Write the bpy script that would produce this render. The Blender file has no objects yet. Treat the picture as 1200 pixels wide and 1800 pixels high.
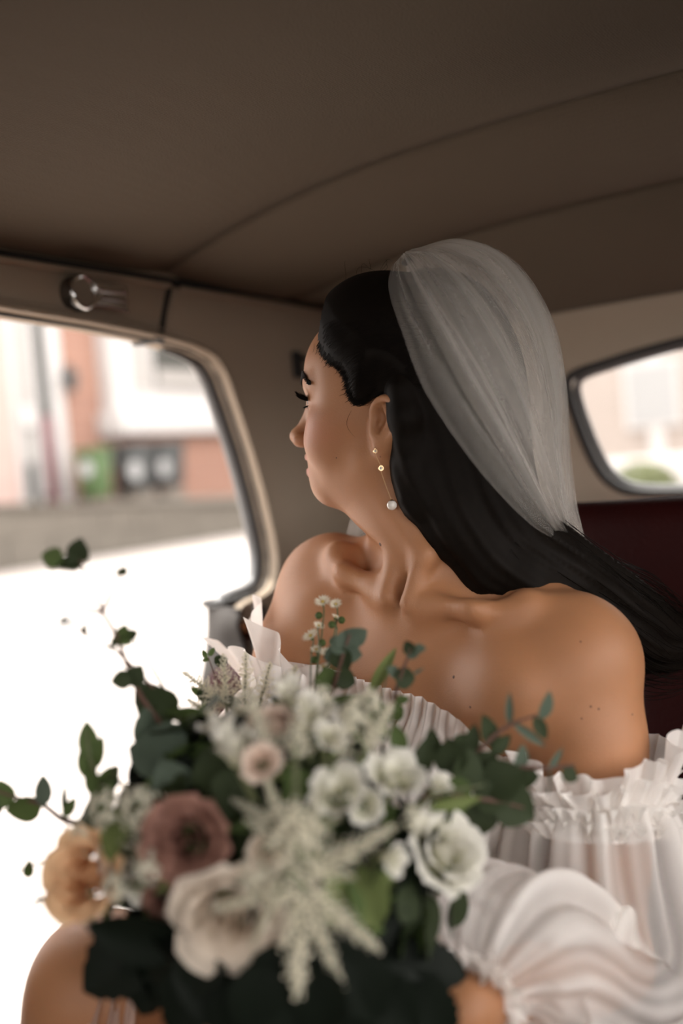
import bpy, bmesh, math, random
import numpy as np
from mathutils import Vector, Matrix, Euler
from mathutils.bvhtree import BVHTree
random.seed(7); np.random.seed(7)
SC = bpy.context.scene

# ---------------------------------------------------------------- camera
CAM_H = 1.15
FPX = 1750.0
_al, _pt, _rl = math.radians(33.2), math.radians(2.29), math.radians(5.0)
cv = np.array([-math.sin(_al)*math.cos(_pt), math.cos(_al)*math.cos(_pt), -math.sin(_pt)])
_r0 = np.array([math.cos(_al), math.sin(_al), 0.0]); _u0 = np.cross(_r0, cv)
cr = _r0*math.cos(_rl) - _u0*math.sin(_rl); cu = np.cross(cr, cv)
CP = np.array([0.0, 0.0, CAM_H])
cam = bpy.data.cameras.new('camera'); camo = bpy.data.objects.new('camera', cam)
SC.collection.objects.link(camo); SC.camera = camo
camo.matrix_world = Matrix(((cr[0], cu[0], -cv[0], CP[0]), (cr[1], cu[1], -cv[1], CP[1]),
                            (cr[2], cu[2], -cv[2], CP[2]), (0, 0, 0, 1)))
cam.sensor_fit = 'HORIZONTAL'; cam.sensor_width = 24.0; cam.lens = FPX/1200*24.0
cam.clip_start = 0.02; cam.clip_end = 300
cam.dof.use_dof = True; cam.dof.focus_distance = 0.97; cam.dof.aperture_fstop = 1.75

# ---------------------------------------------------------------- light
SC.view_settings.view_transform = 'Standard'; SC.view_settings.look = 'None'
SC.view_settings.gamma = 1.0; SC.view_settings.use_curve_mapping = False
SC.view_settings.exposure = 0.24
w = bpy.data.worlds.new('overcast_sky'); SC.world = w; w.use_nodes = True
bg = w.node_tree.nodes['Background']
bg.inputs[0].default_value = (1.0, 0.955, 0.92, 1); bg.inputs[1].default_value = 5.0
sun = bpy.data.lights.new('hazy_sun', 'SUN'); sun.energy = 8.0; sun.angle = math.radians(9); sun.color = (1.0, .95, .88)
suno = bpy.data.objects.new('hazy_sun', sun); SC.collection.objects.link(suno)
suno.rotation_euler = Vector((math.cos(math.radians(64)), .10, -math.sin(math.radians(64)))).to_track_quat('-Z', 'Y').to_euler()
SC.cycles.use_denoising = True
SC.cycles.max_bounces = 10; SC.cycles.diffuse_bounces = 5; SC.cycles.glossy_bounces = 3
SC.cycles.transparent_max_bounces = 24; SC.cycles.transmission_bounces = 4
SC.cycles.sample_clamp_indirect = 6.0
SC.cycles.caustics_reflective = False; SC.cycles.caustics_refractive = False

def portal(name, loc, size, direction):
    l = bpy.data.lights.new(name, 'AREA'); l.shape = 'RECTANGLE'; l.size, l.size_y = size
    l.cycles.is_portal = True
    o = bpy.data.objects.new(name, l); SC.collection.objects.link(o)
    o.location = loc; o.rotation_euler = Vector(direction).to_track_quat('-Z', 'Z').to_euler()
    return o

# ---------------------------------------------------------------- helpers
def P(px, py, d):                      # a point of the photograph at its own depth in metres
    return CP + d*(cv + (px-600)/FPX*cr - (py-900)/FPX*cu)
def unit(a):
    a = np.asarray(a, float); return a/np.linalg.norm(a)
def link(name, me, mats=None, parent=None, smooth=True):
    o = bpy.data.objects.new(name, me); SC.collection.objects.link(o)
    if mats is not None:
        for m in (mats if isinstance(mats, (list, tuple)) else [mats]): me.materials.append(m)
    if smooth: me.shade_smooth()
    if parent is not None: o.parent = parent
    return o
def mesh(name, V, Fc):
    me = bpy.data.meshes.new(name)
    V = np.asarray(V, np.float32).reshape(-1, 3)
    if isinstance(Fc, np.ndarray):
        n, k = Fc.shape
        me.vertices.add(len(V)); me.vertices.foreach_set('co', V.ravel())
        me.loops.add(n*k); me.loops.foreach_set('vertex_index', Fc.astype(np.int32).ravel())
        me.polygons.add(n); me.polygons.foreach_set('loop_start', np.arange(0, n*k, k, dtype=np.int32))
        me.update(calc_edges=True); me.validate()
    else:
        me.from_pydata([tuple(map(float, p)) for p in V], [], Fc); me.update()
    return me
def tag(o, label, cat=None, group=None, kind=None):
    if label: o['label'] = label
    if cat: o['category'] = cat
    if group: o['group'] = group
    if kind: o['kind'] = kind
    return o
def empty(name, loc=(0, 0, 0), parent=None):
    o = bpy.data.objects.new(name, None); SC.collection.objects.link(o); o.location = loc
    o.empty_display_size = 0.02
    if parent is not None: o.parent = parent
    return o
def grid_faces(nu, nv, closed_u=False):
    i = np.arange(nu if closed_u else nu-1); j = np.arange(nv-1)
    I, J = np.meshgrid(i, j, indexing='ij'); I2 = (I+1) % nu
    return np.stack([I*nv+J, I2*nv+J, I2*nv+J+1, I*nv+J+1], -1).reshape(-1, 4)
class MB:                              # collects pieces of ONE mesh
    def __init__(s): s.V = []; s.F = []; s.n = 0
    def add(s, V, Fc):
        V = np.asarray(V, float).reshape(-1, 3)
        s.V.append(V); s.F += [tuple(int(q)+s.n for q in f) for f in Fc]; s.n += len(V); return s
    def box(s, lo, hi, M=None):
        x0, y0, z0 = lo; x1, y1, z1 = hi
        V = np.array([(x0,y0,z0),(x1,y0,z0),(x1,y1,z0),(x0,y1,z0),(x0,y0,z1),(x1,y0,z1),(x1,y1,z1),(x0,y1,z1)], float)
        if M is not None: V = V@np.asarray(M)[:3,:3].T + np.asarray(M)[:3,3]
        return s.add(V, [(0,3,2,1),(4,5,6,7),(0,1,5,4),(1,2,6,5),(2,3,7,6),(3,0,4,7)])
    def tube(s, pts, rad, n=8, closed=False, cap=True):
        pts = np.asarray(pts, float); m = len(pts)
        rad = np.full(m, rad) if np.isscalar(rad) else np.asarray(rad, float)
        T = np.roll(pts, -1, 0)-np.roll(pts, 1, 0) if closed else np.gradient(pts, axis=0)
        T /= np.maximum(np.linalg.norm(T, axis=1, keepdims=True), 1e-12)
        a = np.array([0, 0, 1.0]) if abs(T[0][2]) < .9 else np.array([1.0, 0, 0])
        N = np.cross(T[0], a); N /= np.linalg.norm(N); V = []
        th = np.arange(n)*2*math.pi/n
        for i in range(m):
            N = N - T[i]*(N@T[i]); N /= max(np.linalg.norm(N), 1e-9); B = np.cross(T[i], N)
            V.append(pts[i] + rad[i]*(np.cos(th)[:,None]*N + np.sin(th)[:,None]*B))
        Fc = []
        for i in range(m if closed else m-1):
            i2 = (i+1) % m
            for k in range(n):
                k2 = (k+1) % n; Fc.append((i*n+k, i*n+k2, i2*n+k2, i2*n+k))
        if cap and not closed: Fc += [tuple(range(n-1, -1, -1)), tuple((m-1)*n+k for k in range(n))]
        return s.add(np.concatenate(V), Fc)
    def ball(s, c, r, nu=10, nv=6, M=None):
        r = np.ones(3)*r; V = [(0,0,-1)]
        for j in range(1, nv):
            ph = -math.pi/2+math.pi*j/nv
            for i in range(nu):
                t = 2*math.pi*i/nu; V.append((math.cos(ph)*math.cos(t), math.cos(ph)*math.sin(t), math.sin(ph)))
        V.append((0,0,1)); V = np.array(V)*r
        if M is not None: V = V@np.asarray(M)[:3,:3].T
        Fc = [(0, 1+(i+1) % nu, 1+i) for i in range(nu)]
        for j in range(nv-2):
            for i in range(nu):
                a = 1+j*nu+i; b = 1+j*nu+(i+1) % nu; Fc.append((a, b, b+nu, a+nu))
        e = len(V)-1; Fc += [(e, e-nu+i, e-nu+(i+1) % nu) for i in range(nu)]
        return s.add(V+np.asarray(c), Fc)
    def lathe(s, prof, n=16, M=None):  # prof: (radius, z) pairs
        prof = np.asarray(prof, float); th = np.arange(n)*2*math.pi/n
        V = np.stack([prof[:,0][:,None]*np.cos(th), prof[:,0][:,None]*np.sin(th), np.repeat(prof[:,1][:,None], n, 1)], -1).reshape(-1, 3)
        if M is not None: V = V@np.asarray(M)[:3,:3].T + np.asarray(M)[:3,3]
        Fc = [(j*n+i, j*n+(i+1) % n, (j+1)*n+(i+1) % n, (j+1)*n+i) for j in range(len(prof)-1) for i in range(n)]
        return s.add(V, Fc)
    def poly(s, outline, thick_dir):   # flat outline extruded along a vector
        A = np.asarray(outline, float); B = A+np.asarray(thick_dir, float); n = len(A)
        Fc = [tuple(range(n)), tuple(range(2*n-1, n-1, -1))] + [(i, n+i, n+(i+1) % n, (i+1) % n) for i in range(n)]
        return s.add(np.concatenate([A, B]), Fc)
    def build(s, name, mats, parent=None, smooth=True, bevel=0, seg=2, sharp=40):
        me = bpy.data.meshes.new(name)
        me.from_pydata([tuple(p) for p in np.concatenate(s.V)], [], s.F); me.update()
        bm = bmesh.new(); bm.from_mesh(me); bmesh.ops.recalc_face_normals(bm, faces=bm.faces)
        if bevel:
            E = [e for e in bm.edges if len(e.link_faces) == 2 and e.calc_face_angle(0) > math.radians(25)]
            bmesh.ops.bevel(bm, geom=E, offset=bevel, segments=seg, affect='EDGES', profile=.5, clamp_overlap=True)
        bm.to_mesh(me); bm.free()
        if smooth:
            me.shade_smooth()
            me.set_sharp_from_angle(angle=math.radians(sharp))
        return link(name, me, mats, parent, smooth=False)
def crom(pts, n, closed=False):        # Catmull-Rom resampling
    pts = np.asarray(pts, float); m = len(pts)
    t = np.linspace(0, m if closed else m-1, n, endpoint=not closed)
    i = np.floor(t).astype(int)
    if not closed: i = np.minimum(i, m-2)
    f = (t-i)[:, None]
    g = (lambda k: pts[k % m]) if closed else (lambda k: pts[np.clip(k, 0, m-1)])
    p0, p1, p2, p3 = g(i-1), g(i), g(i+1), g(i+2)
    if not closed:
        p0 = np.where((i == 0)[:, None], 2*p1-p2, p0); p3 = np.where((i == m-2)[:, None], 2*p2-p1, p3)
    return .5*(2*p1+(p2-p0)*f+(2*p0-5*p1+4*p2-p3)*f**2+(3*p1-p0-3*p2+p3)*f**3)
def smooth_noise(n, k, seed=0, closed=False):
    rs = np.random.RandomState(seed); return crom(rs.randn(k, 1), n, closed)[:, 0]

# ---------------------------------------------------------------- materials
class NT:
    def __init__(s, name):
        s.m = bpy.data.materials.new(name); s.m.use_nodes = True; s.t = s.m.node_tree; s.t.nodes.clear()
        s.out = s.n('ShaderNodeOutputMaterial')
    def n(s, typ, **kw):
        nd = s.t.nodes.new(typ)
        for k, val in kw.items(): setattr(nd, k, val)
        return nd
    def l(s, a, b): s.t.links.new(a, b)
    def val(s, nd, **kw):
        for k, val in kw.items(): nd.inputs[k.replace('_', ' ')].default_value = val
        return nd
def c4(c): return (c[0], c[1], c[2], 1)
def srgb(r, g, b): return tuple(((x/255/12.92) if x/255 <= .04045 else ((x/255+.055)/1.055)**2.4) for x in (r, g, b))
def mat(name, col, rough=.6, var=.15, scale=20, metal=0, bump=0, bscale=None, sss=0, spec=.5, sheen=0, trans=0, coat=0, stretch=None, kind='noise'):
    """principled surface with procedural colour variation and relief"""
    q = NT(name); b = q.n('ShaderNodeBsdfPrincipled')
    tc = q.n('ShaderNodeTexCoord'); src = tc.outputs['Object']
    if stretch:
        mp = q.n('ShaderNodeMapping'); mp.inputs['Scale'].default_value = stretch; q.l(src, mp.inputs[0]); src = mp.outputs[0]
    nz = q.n('ShaderNodeTexNoise'); nz.inputs['Scale'].default_value = scale; nz.inputs['Detail'].default_value = 4; q.l(src, nz.inputs['Vector'])
    mx = q.n('ShaderNodeMix', data_type='RGBA'); q.l(nz.outputs[0], mx.inputs[0])
    mx.inputs[6].default_value = c4([max(0, x*(1-var)) for x in col]); mx.inputs[7].default_value = c4([min(1, x*(1+var)) for x in col])
    q.l(mx.outputs[2], b.inputs['Base Color'])
    b.inputs['Roughness'].default_value = rough; b.inputs['Metallic'].default_value = metal
    b.inputs['Specular IOR Level'].default_value = spec
    if sss:
        b.inputs['Subsurface Weight'].default_value = sss; b.inputs['Subsurface Radius'].default_value = (1, .4, .2); b.inputs['Subsurface Scale'].default_value = .006
    if sheen: b.inputs['Sheen Weight'].default_value = sheen
    if coat: b.inputs['Coat Weight'].default_value = coat
    if bump:
        if kind == 'noise': t2 = q.n('ShaderNodeTexNoise'); t2.inputs['Detail'].default_value = 3
        else: t2 = q.n('ShaderNodeTexVoronoi')
        t2.inputs['Scale'].default_value = bscale or scale*6; q.l(src, t2.inputs['Vector'])
        bp = q.n('ShaderNodeBump'); bp.inputs['Strength'].default_value = bump; bp.inputs['Distance'].default_value = .002
        q.l(t2.outputs[0], bp.inputs['Height']); q.l(bp.outputs[0], b.inputs['Normal'])
    if trans:
        tr = q.n('ShaderNodeBsdfTranslucent'); q.l(mx.outputs[2], tr.inputs[0]); ms = q.n('ShaderNodeMixShader'); ms.inputs[0].default_value = trans
        q.l(b.outputs[0], ms.inputs[1]); q.l(tr.outputs[0], ms.inputs[2]); q.l(ms.outputs[0], q.out.inputs[0])
    else: q.l(b.outputs[0], q.out.inputs[0])
    return q.m
def sheer(name, col, opacity, trans=.5, vscale=60, ovar=.15, weave=0):
    """thin open-weave cloth: partly see-through"""
    q = NT(name); tc = q.n('ShaderNodeTexCoord')
    d = q.n('ShaderNodeBsdfDiffuse'); t = q.n('ShaderNodeBsdfTranslucent'); e = q.n('ShaderNodeBsdfTransparent')
    d.inputs[0].default_value = c4(col); t.inputs[0].default_value = c4(col)
    m1 = q.n('ShaderNodeMixShader'); m1.inputs[0].default_value = trans; q.l(d.outputs[0], m1.inputs[1]); q.l(t.outputs[0], m1.inputs[2])
    nz = q.n('ShaderNodeTexNoise'); nz.inputs['Scale'].default_value = vscale; q.l(tc.outputs['Object'], nz.inputs['Vector'])
    mr = q.n('ShaderNodeMapRange'); mr.inputs['From Min'].default_value = .3; mr.inputs['From Max'].default_value = .7
    mr.inputs['To Min'].default_value = opacity-ovar; mr.inputs['To Max'].default_value = opacity+ovar; q.l(nz.outputs[0], mr.inputs[0])
    m2 = q.n('ShaderNodeMixShader'); q.l(mr.outputs[0], m2.inputs[0]); q.l(e.outputs[0], m2.inputs[1]); q.l(m1.outputs[0], m2.inputs[2])
    q.l(m2.outputs[0], q.out.inputs[0]); return q.m
def tulle(name, col, lo, hi, trans=.45):
    """open net whose density follows its gathers (attribute 'gather', 0..1)"""
    q = NT(name); d = q.n('ShaderNodeBsdfDiffuse'); t = q.n('ShaderNodeBsdfTranslucent'); e = q.n('ShaderNodeBsdfTransparent')
    d.inputs[0].default_value = c4(col); t.inputs[0].default_value = c4(col)
    m1 = q.n('ShaderNodeMixShader'); m1.inputs[0].default_value = trans; q.l(d.outputs[0], m1.inputs[1]); q.l(t.outputs[0], m1.inputs[2])
    a = q.n('ShaderNodeAttribute', attribute_name='gather'); mr = q.n('ShaderNodeMapRange'); mr.inputs['To Min'].default_value = lo; mr.inputs['To Max'].default_value = hi; q.l(a.outputs['Fac'], mr.inputs[0])
    tc = q.n('ShaderNodeTexCoord'); nz = q.n('ShaderNodeTexNoise'); nz.inputs['Scale'].default_value = 900; q.l(tc.outputs['Object'], nz.inputs['Vector'])
    mu = q.n('ShaderNodeMath', operation='MULTIPLY_ADD'); q.l(nz.outputs[0], mu.inputs[0]); mu.inputs[1].default_value = .08; q.l(mr.outputs[0], mu.inputs[2])
    m2 = q.n('ShaderNodeMixShader'); q.l(mu.outputs[0], m2.inputs[0]); q.l(e.outputs[0], m2.inputs[1]); q.l(m1.outputs[0], m2.inputs[2])
    q.l(m2.outputs[0], q.out.inputs[0]); return q.m
def gather_attr(me, A):
    at = me.attributes.new('gather', 'FLOAT', 'POINT'); at.data.foreach_set('value', np.clip(A, 0, 1).astype(np.float32).ravel())
def cloth_weave(name, col, scale=380, bump=.7, rough=.85):
    """headliner cloth: fine woven grain"""
    q = NT(name); b = q.n('ShaderNodeBsdfPrincipled'); tc = q.n('ShaderNodeTexCoord')
    nz = q.n('ShaderNodeTexNoise'); nz.inputs['Scale'].default_value = 3.0; q.l(tc.outputs['Object'], nz.inputs['Vector'])
    mx = q.n('ShaderNodeMix', data_type='RGBA'); q.l(nz.outputs[0], mx.inputs[0])
    mx.inputs[6].default_value = c4([x*.93 for x in col]); mx.inputs[7].default_value = c4([x*1.06 for x in col])
    q.l(mx.outputs[2], b.inputs['Base Color']); b.inputs['Roughness'].default_value = rough; b.inputs['Specular IOR Level'].default_value = .25
    vo = q.n('ShaderNodeTexVoronoi'); vo.inputs['Scale'].default_value = scale; vo.inputs['Randomness'].default_value = .45; q.l(tc.outputs['Object'], vo.inputs['Vector'])
    bp = q.n('ShaderNodeBump'); bp.inputs['Strength'].default_value = bump; bp.inputs['Distance'].default_value = .0012
    q.l(vo.outputs[0], bp.inputs['Height']); q.l(bp.outputs[0], b.inputs['Normal']); q.l(b.outputs[0], q.out.inputs[0]); return q.m
def brick_mat(name, c1, c2, mortar, scale=4.4):
    q = NT(name); b = q.n('ShaderNodeBsdfPrincipled'); tc = q.n('ShaderNodeTexCoord'); mp = q.n('ShaderNodeMapping')
    mp.inputs['Rotation'].default_value = (math.radians(90), 0, math.radians(90)); q.l(tc.outputs['Object'], mp.inputs[0])
    br = q.n('ShaderNodeTexBrick'); br.inputs['Scale'].default_value = scale
    br.inputs['Color1'].default_value = c4(c1); br.inputs['Color2'].default_value = c4(c2); br.inputs['Mortar'].default_value = c4(mortar)
    q.l(mp.outputs[0], br.inputs[0]); q.l(br.outputs[0], b.inputs['Base Color']); b.inputs['Roughness'].default_value = .9
    q.l(b.outputs[0], q.out.inputs[0]); return q.m
def pane(name, tint=(1, 1, 1), gloss=.06):
    q = NT(name); t = q.n('ShaderNodeBsdfTransparent'); g = q.n('ShaderNodeBsdfGlossy'); g.inputs['Roughness'].default_value = .02
    t.inputs[0].default_value = c4(tint); ms = q.n('ShaderNodeMixShader'); ms.inputs[0].default_value = gloss
    nz = q.n('ShaderNodeTexNoise'); nz.inputs['Scale'].default_value = 3
    mr = q.n('ShaderNodeMapRange'); mr.inputs['To Min'].default_value = gloss*.8; mr.inputs['To Max'].default_value = gloss*1.2
    q.l(nz.outputs[0], mr.inputs[0]); q.l(mr.outputs[0], ms.inputs[0])
    q.l(t.outputs[0], ms.inputs[1]); q.l(g.outputs[0], ms.inputs[2]); q.l(ms.outputs[0], q.out.inputs[0]); return q.m
# ================================================================ the car interior
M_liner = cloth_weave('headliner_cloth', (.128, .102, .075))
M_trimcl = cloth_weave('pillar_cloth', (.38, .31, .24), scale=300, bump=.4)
M_pip = mat('piping_vinyl', (.36, .29, .22), .55, .1, 40)
M_dark = mat('dark_rubber', (.015, .014, .013), .6, .2, 30)
M_seal = mat('grey_seal', (.13, .13, .13), .4, .15, 30, metal=.3)
M_leather = mat('maroon_leather', (.016, .0012, .0010), .6, .3, 14, bump=.25, bscale=220, kind='voronoi', spec=.10)
M_wood = mat('walnut', (.16, .06, .025), .3, .4, 6, stretch=(6, 1, 6), coat=.3)
M_chrome = mat('chrome', (.75, .74, .73), .12, .04, 30, metal=1)
M_carpet = mat('carpet', (.10, .03, .025), .95, .3, 90, bump=.5, bscale=300)
M_body = mat('cream_paint', (.62, .58, .5), .3, .05, 5, coat=.4)
M_grey = mat('grey_vinyl', (.024, .020, .017), .85, .2, 12, bump=.2)

XL, XR = -1.0, 0.40
SL_ = -.74
XC = -.30
# --- the right-hand rear doorway: opening outline in (y, z) on the side wall
open_pts = [(-.2,1.405),(.30,1.404),(.60,1.396),(.80,1.384),(.96,1.376),(1.087,1.366),(1.16,1.356),(1.203,1.342),(1.226,1.316),(1.246,1.268),(1.272,1.20),(1.293,1.13),(1.309,1.06),
            (1.313,1.022),(1.308,.992),(1.293,.972),(1.268,.963),(1.236,.960),(1.208,.954),(1.202,.935),(1.190,.88),(1.178,.82),(1.168,.70),(1.16,.5),(1.15,.24)]
top_z = 1.447
def yz(pts, x): return [(x, a, b) for a, b in pts]
# cantrail above the doorway (ends in a slanted joint) and the broad rear quarter panel
can = [(y, z) for y, z in open_pts if .5 < y < 1.08] + [(1.085, 1.3662), (1.118, top_z), (.5, top_z)]
m = MB().poly(yz(can, XL), (-.05, 0, 0))
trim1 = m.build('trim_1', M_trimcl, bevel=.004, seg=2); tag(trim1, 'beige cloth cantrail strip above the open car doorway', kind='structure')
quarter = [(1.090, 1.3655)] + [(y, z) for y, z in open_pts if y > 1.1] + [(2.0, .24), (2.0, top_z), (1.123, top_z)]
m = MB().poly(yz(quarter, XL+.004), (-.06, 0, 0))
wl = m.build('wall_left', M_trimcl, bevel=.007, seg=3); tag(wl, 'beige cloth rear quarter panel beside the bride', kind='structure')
# sealing strips and piping along the opening
oc = crom([(XL, a, b) for a, b in open_pts], 150)
def off(c, dx, dn):
    T = np.gradient(c, axis=0); T /= np.linalg.norm(T, axis=1, keepdims=True)
    N = np.cross(T, np.array([1.0, 0, 0])); return c+np.array([dx, 0, 0])+N*dn
sgn = 1 if off(oc, 0, .01)[40][2] < oc[40][2] else -1      # towards the opening
up_to = 118
MB().tube(off(oc, -.034, sgn*.004)[34:up_to], np.interp(np.arange(up_to-34), [0, 12, 60], [.003, .011, .0135]), 10).build('door_seal', M_seal, wl)
MB().tube(off(oc, -.012, sgn*.001)[:up_to], .0032, 8).build('seal_lip', M_dark, wl)
MB().tube(off(oc, .004, -sgn*.004)[:up_to], .0042, 8).build('edge_piping', M_pip, wl)
MB().tube(off(oc, .003, -sgn*.014)[:int(up_to*.58)], .0016, 6).build('stitched_welt', M_pip, trim1)
MB().tube([(XL+.004, y, top_z-.002) for y in np.linspace(-.2, 1.115, 40)], .0045, 8).build('rail_piping', M_pip, trim1)
MB().tube([(XL+.001, y, top_z+.006) for y in np.linspace(-.2, 1.9, 40)], .0045, 6).build('rail_gap', M_dark, trim1)
MB().tube([(XL+.007, y, top_z-.006-.012*max(0, y-1.3)) for y in np.linspace(1.135, 1.9, 30)], .005, 8).build('rail_piping', M_pip, wl)
MB().tube([(XL+.001, 1.0875, 1.366), (XL-.001, 1.104, 1.41), (XL+.001, 1.120, 1.449), (XL+.004, 1.135, 1.447)], .0048, 8).build('joint_gap', M_dark, wl)
MB().box((XL-.05, 1.080, 1.362), (XL+.003, 1.096, 1.369)).build('joint_clip', M_dark, wl, bevel=.002)
# ledge and lower edge of the doorway: dark gap, walnut capping, grey sheet edge
m = MB().box((XL-.02, 1.205, .905), (XL+.03, 1.50, .930)); m.build('waist_capping', M_wood, wl, bevel=.006)
m = MB().box((XL-.06, 1.19, .955), (XL-.012, 1.30, .966)); m.build('waist_gap', M_dark, wl, bevel=.003)
gy = [(1.188, .957), (1.186, .945), (1.182, .91), (1.174, .87), (1.160, .83), (1.152, .76), (1.146, .6), (1.140, .3)]
nn = 60; c0 = crom([(XL-.045, a, b) for a, b in gy], nn); t = np.linspace(0, 1, nn)
V = []
for k, dx in enumerate(np.linspace(0, .085, 9)):
    V.append(c0 + np.array([1, 0, 0])*dx + np.stack([0*t, .004*np.sin(9*t+dx*60)+.006*np.sin(23*t)*dx/.085-.02*(dx/.085)**2, 0*t], 1))
MBs = MB().add(np.concatenate(V), grid_faces(9, nn)); gs = MBs.build('door_edge_flap', M_grey, wl); gs.modifiers.new('s', 'SOLIDIFY').thickness = .004
gs['label'] = 'grey rubber flap on the doorway edge'
MB().tube(c0+np.array([.095, .012, 0]), .010, 8).build('door_edge_gap', M_dark, wl)

# --- headliner: cloth panels between the roof bows
def roof_z(x, y):
    s = np.clip((x-XC+.08)/.64, -1.12, 1.12)
    crown = 1.540 - .085*np.abs(s)**2.6
    drop = np.where(y > 1.12, .115*((y-1.12)/.3)*.30, 0) + np.where(y > 1.42, (y-1.42)*.62, 0)
    d2 = drop*(1-.55*np.abs(s)**3)
    z = crown - d2
    edge = np.clip((np.abs(x-XC)-.52)/.16, 0, 1)
    return z*(1-edge)+np.maximum(z, 1.452)*edge
bows = [-1.3, -.75, -.2, .33, 1.12, 1.425, 1.60]
ceil = None
for i in range(len(bows)-1):
    y0, y1 = bows[i], bows[i+1]; nx, ny = 60, 28
    X, T = np.meshgrid(np.linspace(XL-.03, XR+.03, nx), np.linspace(0, 1, ny), indexing='ij')
    bend = .03*np.clip(-(X-XC)-.35, 0, 1)/.35 if y0 > 1 else 0*X
    Y = y0+(y1-y0)*T
    sag = (.016 if y1-y0 > .25 else .008)*np.sin(np.pi*T)**.8*(1-np.clip(np.abs((X-XC)/.7), 0, 1)**3)
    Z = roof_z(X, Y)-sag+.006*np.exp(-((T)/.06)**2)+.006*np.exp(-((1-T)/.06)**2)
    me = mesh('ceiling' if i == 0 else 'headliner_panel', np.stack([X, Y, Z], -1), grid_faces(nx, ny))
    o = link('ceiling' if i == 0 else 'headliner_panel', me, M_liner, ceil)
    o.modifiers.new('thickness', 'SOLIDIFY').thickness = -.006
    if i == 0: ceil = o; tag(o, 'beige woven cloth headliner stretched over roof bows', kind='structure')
# header between the last bow and the rear window
wleft = [(-.30,1.318),(-.395,1.312),(-.47,1.303),(-.535,1.292),(-.577,1.283),(-.594,1.270),(-.597,1.245),(-.592,1.20),(-.584,1.155),(-.572,1.115),(-.553,1.088),(-.525,1.073),(-.47,1.066),(-.38,1.063),(-.30,1.062)]
wc = wleft + [(2*XC-a, b) for a, b in wleft[-2:0:-1]]
wc = crom([(a, 0, b) for a, b in wc], 96, closed=True)
def wy(z): return 1.72-.38*(z-1.06)
wc[:, 1] = wy(wc[:, 2])
ang = np.arctan2(wc[:, 2]-1.19, (wc[:, 0]-XC)*.5)
outer = []
for k in range(96):
    d = wc[k]-np.array([XC, 0, 1.19]); s = min(.72/max(abs(d[0]), 1e-6), (.24 if d[2] > 0 else .30)/max(abs(d[2]), 1e-6))
    x = XC+d[0]*s; z = 1.19+d[2]*s
    if z > 1.425: outer.append((x, 1.585, float(roof_z(np.array(x), np.array(1.60)))+.004))
    elif z > 1.3: outer.append((x, 1.585, z))
    else: outer.append((x, 1.585+.15*np.clip((1.38-z)/.3, 0, 1), z))
outer = np.array(outer)
rings = [outer, outer*.62+wc*.38+np.array([0, .035, .0]), wc+(outer-wc)*.06+np.array([0, -.002, 0]), wc, wc+np.array([0, .03, 0])]
V = np.stack(rings, 1).reshape(-1, 3)
o = link('wall_rear', mesh('wall_rear', V, grid_faces(96, 5, True)), M_trimcl); tag(o, 'beige cloth surround of the small rear window', kind='structure'); wr_ = o
o.modifiers.new('thickness', 'SOLIDIFY').thickness = .004
f = MB(); f.tube(wc+np.array([0, .004, 0]), .0085, 10, closed=True); win2 = f.build('window_2', M_dark); tag(win2, 'small rear window with black rubber surround above maroon seat', kind='structure')
MB().tube((wc-np.array([XC, 0, 1.19]))*np.array([.965, 1, .94])+np.array([XC, .022, 1.19]), .007, 8, closed=True).build('bright_frame', M_seal, win2)
MB().add((wc+np.array([0, .03, 0])), [tuple(range(96))]).build('pane', pane('rear_glass', (.97, .97, .96), .05), win2, smooth=False)
MB().box((SL_+.03, 1.24, 1.035), (XR, 1.78, 1.050)).build('parcel_shelf', M_carpet, wr_, bevel=.004)
# --- rest of the shell (never in view from the photograph's own side)
def structure(name, m, mm, label=None, **k):
    o = m.build(name, mm, **k); tag(o, label, kind='structure'); return o
structure('floor', MB().box((XL-.05, -1.35, .16), (XR+.05, 1.9, .20)), M_carpet)
m = MB()                                               # left-hand side of the car: two window openings
m.box((XR, -1.35, .2), (XR+.05, 1.9, .90)); m.box((XR, -1.35, 1.41), (XR+.05, 1.9, 1.47))
for a, b in ((-1.35, -.75), (.12, .20), (1.05, 1.9)): m.box((XR, a, .90), (XR+.05, b, 1.41))
structure('wall_right', m, M_trimcl)
m = MB(); m.box((XL, -1.4, .2), (XR, -1.35, 1.00)); m.box((XL, -1.4, 1.43), (XR, -1.35, 1.5)); m.box((XC-.02, -1.4, 1.00), (XC+.02, -1.35, 1.43))
structure('wall_front', m, M_trimcl)
fs = tag(empty('unseen_front_seat', (XC, -.45, .2)), 'unseen maroon leather front bench seat added to block windscreen light', 'car seat')  # out of view; added to hold back light from the windscreen
bpy.context.view_layer.update()
for n_, lo_, hi_, r_ in (('seat_back', (XL+.03, -.62, .40), (XR-.03, -.46, .84), .05), ('seat_cushion', (XL+.03, -1.0, .28), (XR-.03, -.44, .45), .04), ('seat_plinth', (XL+.05, -.95, .2), (XR-.05, -.40, .29), .01)):
    o = MB().box(lo_, hi_).build(n_, M_leather, fs, bevel=r_, seg=4); o.matrix_parent_inverse = fs.matrix_world.inverted()
structure('trim_2', MB().box((XL-.05, .42, .2), (XL, .56, 1.447)), M_trimcl)           # unseen centre pillar, set back to cut doorway light on her face
structure('trim_3', MB().box((XL-.05, -1.35, .2), (XL, .42, 1.447)), M_trimcl)  # unseen front side, closed without a window to keep light off her cheek
structure('wall_back', MB().box((XL, 1.78, .2), (XR, 1.82, 1.04)), M_carpet)
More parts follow.
